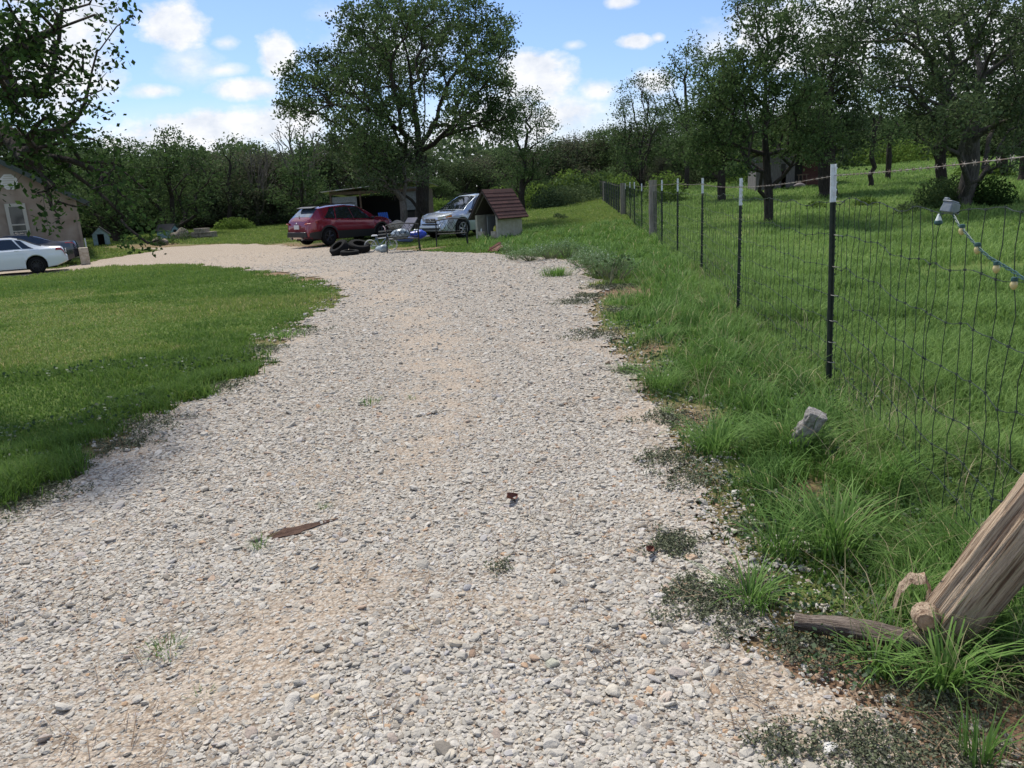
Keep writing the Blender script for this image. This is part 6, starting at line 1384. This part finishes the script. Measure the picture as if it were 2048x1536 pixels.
# ================================================================ pasture shed
ps = onground(1512, 50); pe2 = onground(1672, 51); dvec = pe2-ps; pw = dvec.to_2d().length; py_ = math.atan2(dvec.y, dvec.x); z0 = min(ps.z, pe2.z)-.2
pse = empty('pasture_shed', (ps.x, ps.y, z0), py_, 'old grey shed with an open reddish porch under trees in the pasture', 'shed')
Q2 = lambda nm, c, d, mt: MB().box(c, d).build(nm, mt, pse)
M_gw = mat('grey_planks', (.17, .16, .16), .95, noise=(4, (.10, .09, .09), 8), bump=.5, stretch=(5, 5, .6)); M_rw = mat('red_brown_boards', (.13, .06, .05), .95, noise=(4, (.08, .04, .035), 7), stretch=(.6, .6, 5))
a = pw*.48
MB().prism([(0, 0), (a*.66, 0), (a*.66, 1.42), (a*.78, 1.42), (a*.78, 1.1), (a*.78, 0), (a, 0), (a, 2.6), (0, 2.2)], 'y', 0, .05).build('front_wall', M_gw, pse)
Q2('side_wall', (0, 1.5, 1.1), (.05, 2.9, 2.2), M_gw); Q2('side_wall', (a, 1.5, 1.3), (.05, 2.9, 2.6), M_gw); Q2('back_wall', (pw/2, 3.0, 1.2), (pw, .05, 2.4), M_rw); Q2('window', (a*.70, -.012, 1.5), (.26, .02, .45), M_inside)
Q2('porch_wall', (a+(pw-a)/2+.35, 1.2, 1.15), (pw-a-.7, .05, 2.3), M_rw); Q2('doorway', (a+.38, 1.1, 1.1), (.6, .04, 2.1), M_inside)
for x in (a+.25, a+.45, a+.7): Q2('rail_post', (x, -.02, .5), (.05, .05, 1.0), M_timber)
Q2('rail', (a+.48, -.03, 1.02), (.7, .04, .06), M_timber); Q2('low_wall', (a+.75+(pw-a-.75)/2, .3, .45), (pw-a-.8, .05, .9), M_rw); Q2('post', (pw-.5, -.02, 1.25), (.17, .14, 2.5), M_gw)
MB().add([(-.3, -.5, 2.55), (pw+.2, -.5, 2.75), (pw+.2, 3.3, 2.45), (-.3, 3.3, 2.25), (-.3, -.5, 2.48), (pw+.2, -.5, 2.68), (pw+.2, 3.3, 2.38), (-.3, 3.3, 2.18)], [(0, 1, 2, 3), (7, 6, 5, 4), (0, 4, 5, 1), (1, 5, 6, 2), (2, 6, 7, 3), (3, 7, 4, 0)]).build('roof', M_tin, pse)
crumple(.24, (1.5, .8, .6), 31, 'sack', mat('pale_pink_sack', (.20, .17, .165), .8), onground(1598, 49)+Vector((0, 0, .16)), 'pale heap lying before the porch of the pasture shed', 'sack')
# ================================================================ bushy weeds with white edged leaves
M_snow = leafmat('silvery_leaf', (.085, .125, .055), (.19, .25, .13), (.66, .70, .58), .3); M_stem = mat('pale_stem', (.16, .17, .09), .8)
def snowweed(px, py, n, r, h, label):
    b = G(px, py); e = empty('weed_bush', b, 0, label, 'weed', 'bushy silver flecked weeds at the edge of the gravel'); st2 = MB(); tips = []
    for k in range(n):
        a = random.uniform(0, 6.28); q = r*math.sqrt(random.random()); hh = h*(1-.5*(q/r)**2)*random.uniform(.7, 1.1); p = Vector((q*math.cos(a), q*math.sin(a), hh)); st2.tube([p*.12*Vector((1, 1, 0)).length*0+Vector((p.x*.25, p.y*.25, 0)), Vector((p.x*.7, p.y*.7, hh*.6)), p], [.006, .005, .003], 4, cap=False); tips.append(p)
    st2.build('stems', M_stem, e); T_ = np.array([tuple(t) for t in tips]); P_ = np.repeat(T_, 30, 0)+RNG.normal(size=(len(T_)*30, 3))*np.array([.07, .07, .05])
    P_ = P_[P_[:, 2] > 0]; rn = np.clip(RNG.random(len(P_))*.55+.45*sst(.3*h, h, P_[:, 2])*RNG.random(len(P_)), 0, 1); leafdisc(P_, np.full(len(P_), .035), M_snow, 'leaves', rn, e, up=.8, asp=.45); return e
SNOW = [(1030,520,20,.30,.20,'low weed bush right of the rusty scrap'),(1060,522,44,.45,.32,'wide weed bush, first to the right of the rusty scrap'),(1100,518,44,.45,.38,'tall weed bush in the middle of the edge row'),(1135,515,40,.40,.42,'weed bush at the back of the edge row'),(1165,535,30,.32,.28,'small weed bush in front of the edge row'),
        (1200,555,60,.48,.45,'large weed bush nearest the fence line'),(1235,560,36,.38,.42,'rightmost weed bush of the edge row'),(1012,508,16,.25,.25,'tiny weed bush beside the rusty scrap'),(1180,522,30,.35,.32,'weed bush behind the large one')]
for a in SNOW: snowweed(*a[:5], 'bushy '+a[5])
b = G(1218, 572); e = empty('weed_plant', b, 0, 'dark broad leaved plant with bare stems below the large weed bush', 'weed'); s_ = MB(); tp = []
for k in range(9):
    a = random.uniform(0, 6.28); p = Vector((.28*math.cos(a), .28*math.sin(a), random.uniform(.25, .5))); s_.tube([Vector((0, 0, 0)), p*.6+Vector((0, 0, .05)), p], .007, 4, cap=False); tp.append(tuple(p))
s_.build('stems', M_stem, e); P_ = np.repeat(np.array(tp), 9, 0)+RNG.normal(size=(81, 3))*.06; leafdisc(P_, np.full(81, .085), M_oak, 'leaves', RNG.random(81), e, up=.1, asp=.5)
# power-off: nothing else is lit
print('objects', len(bpy.data.objects))
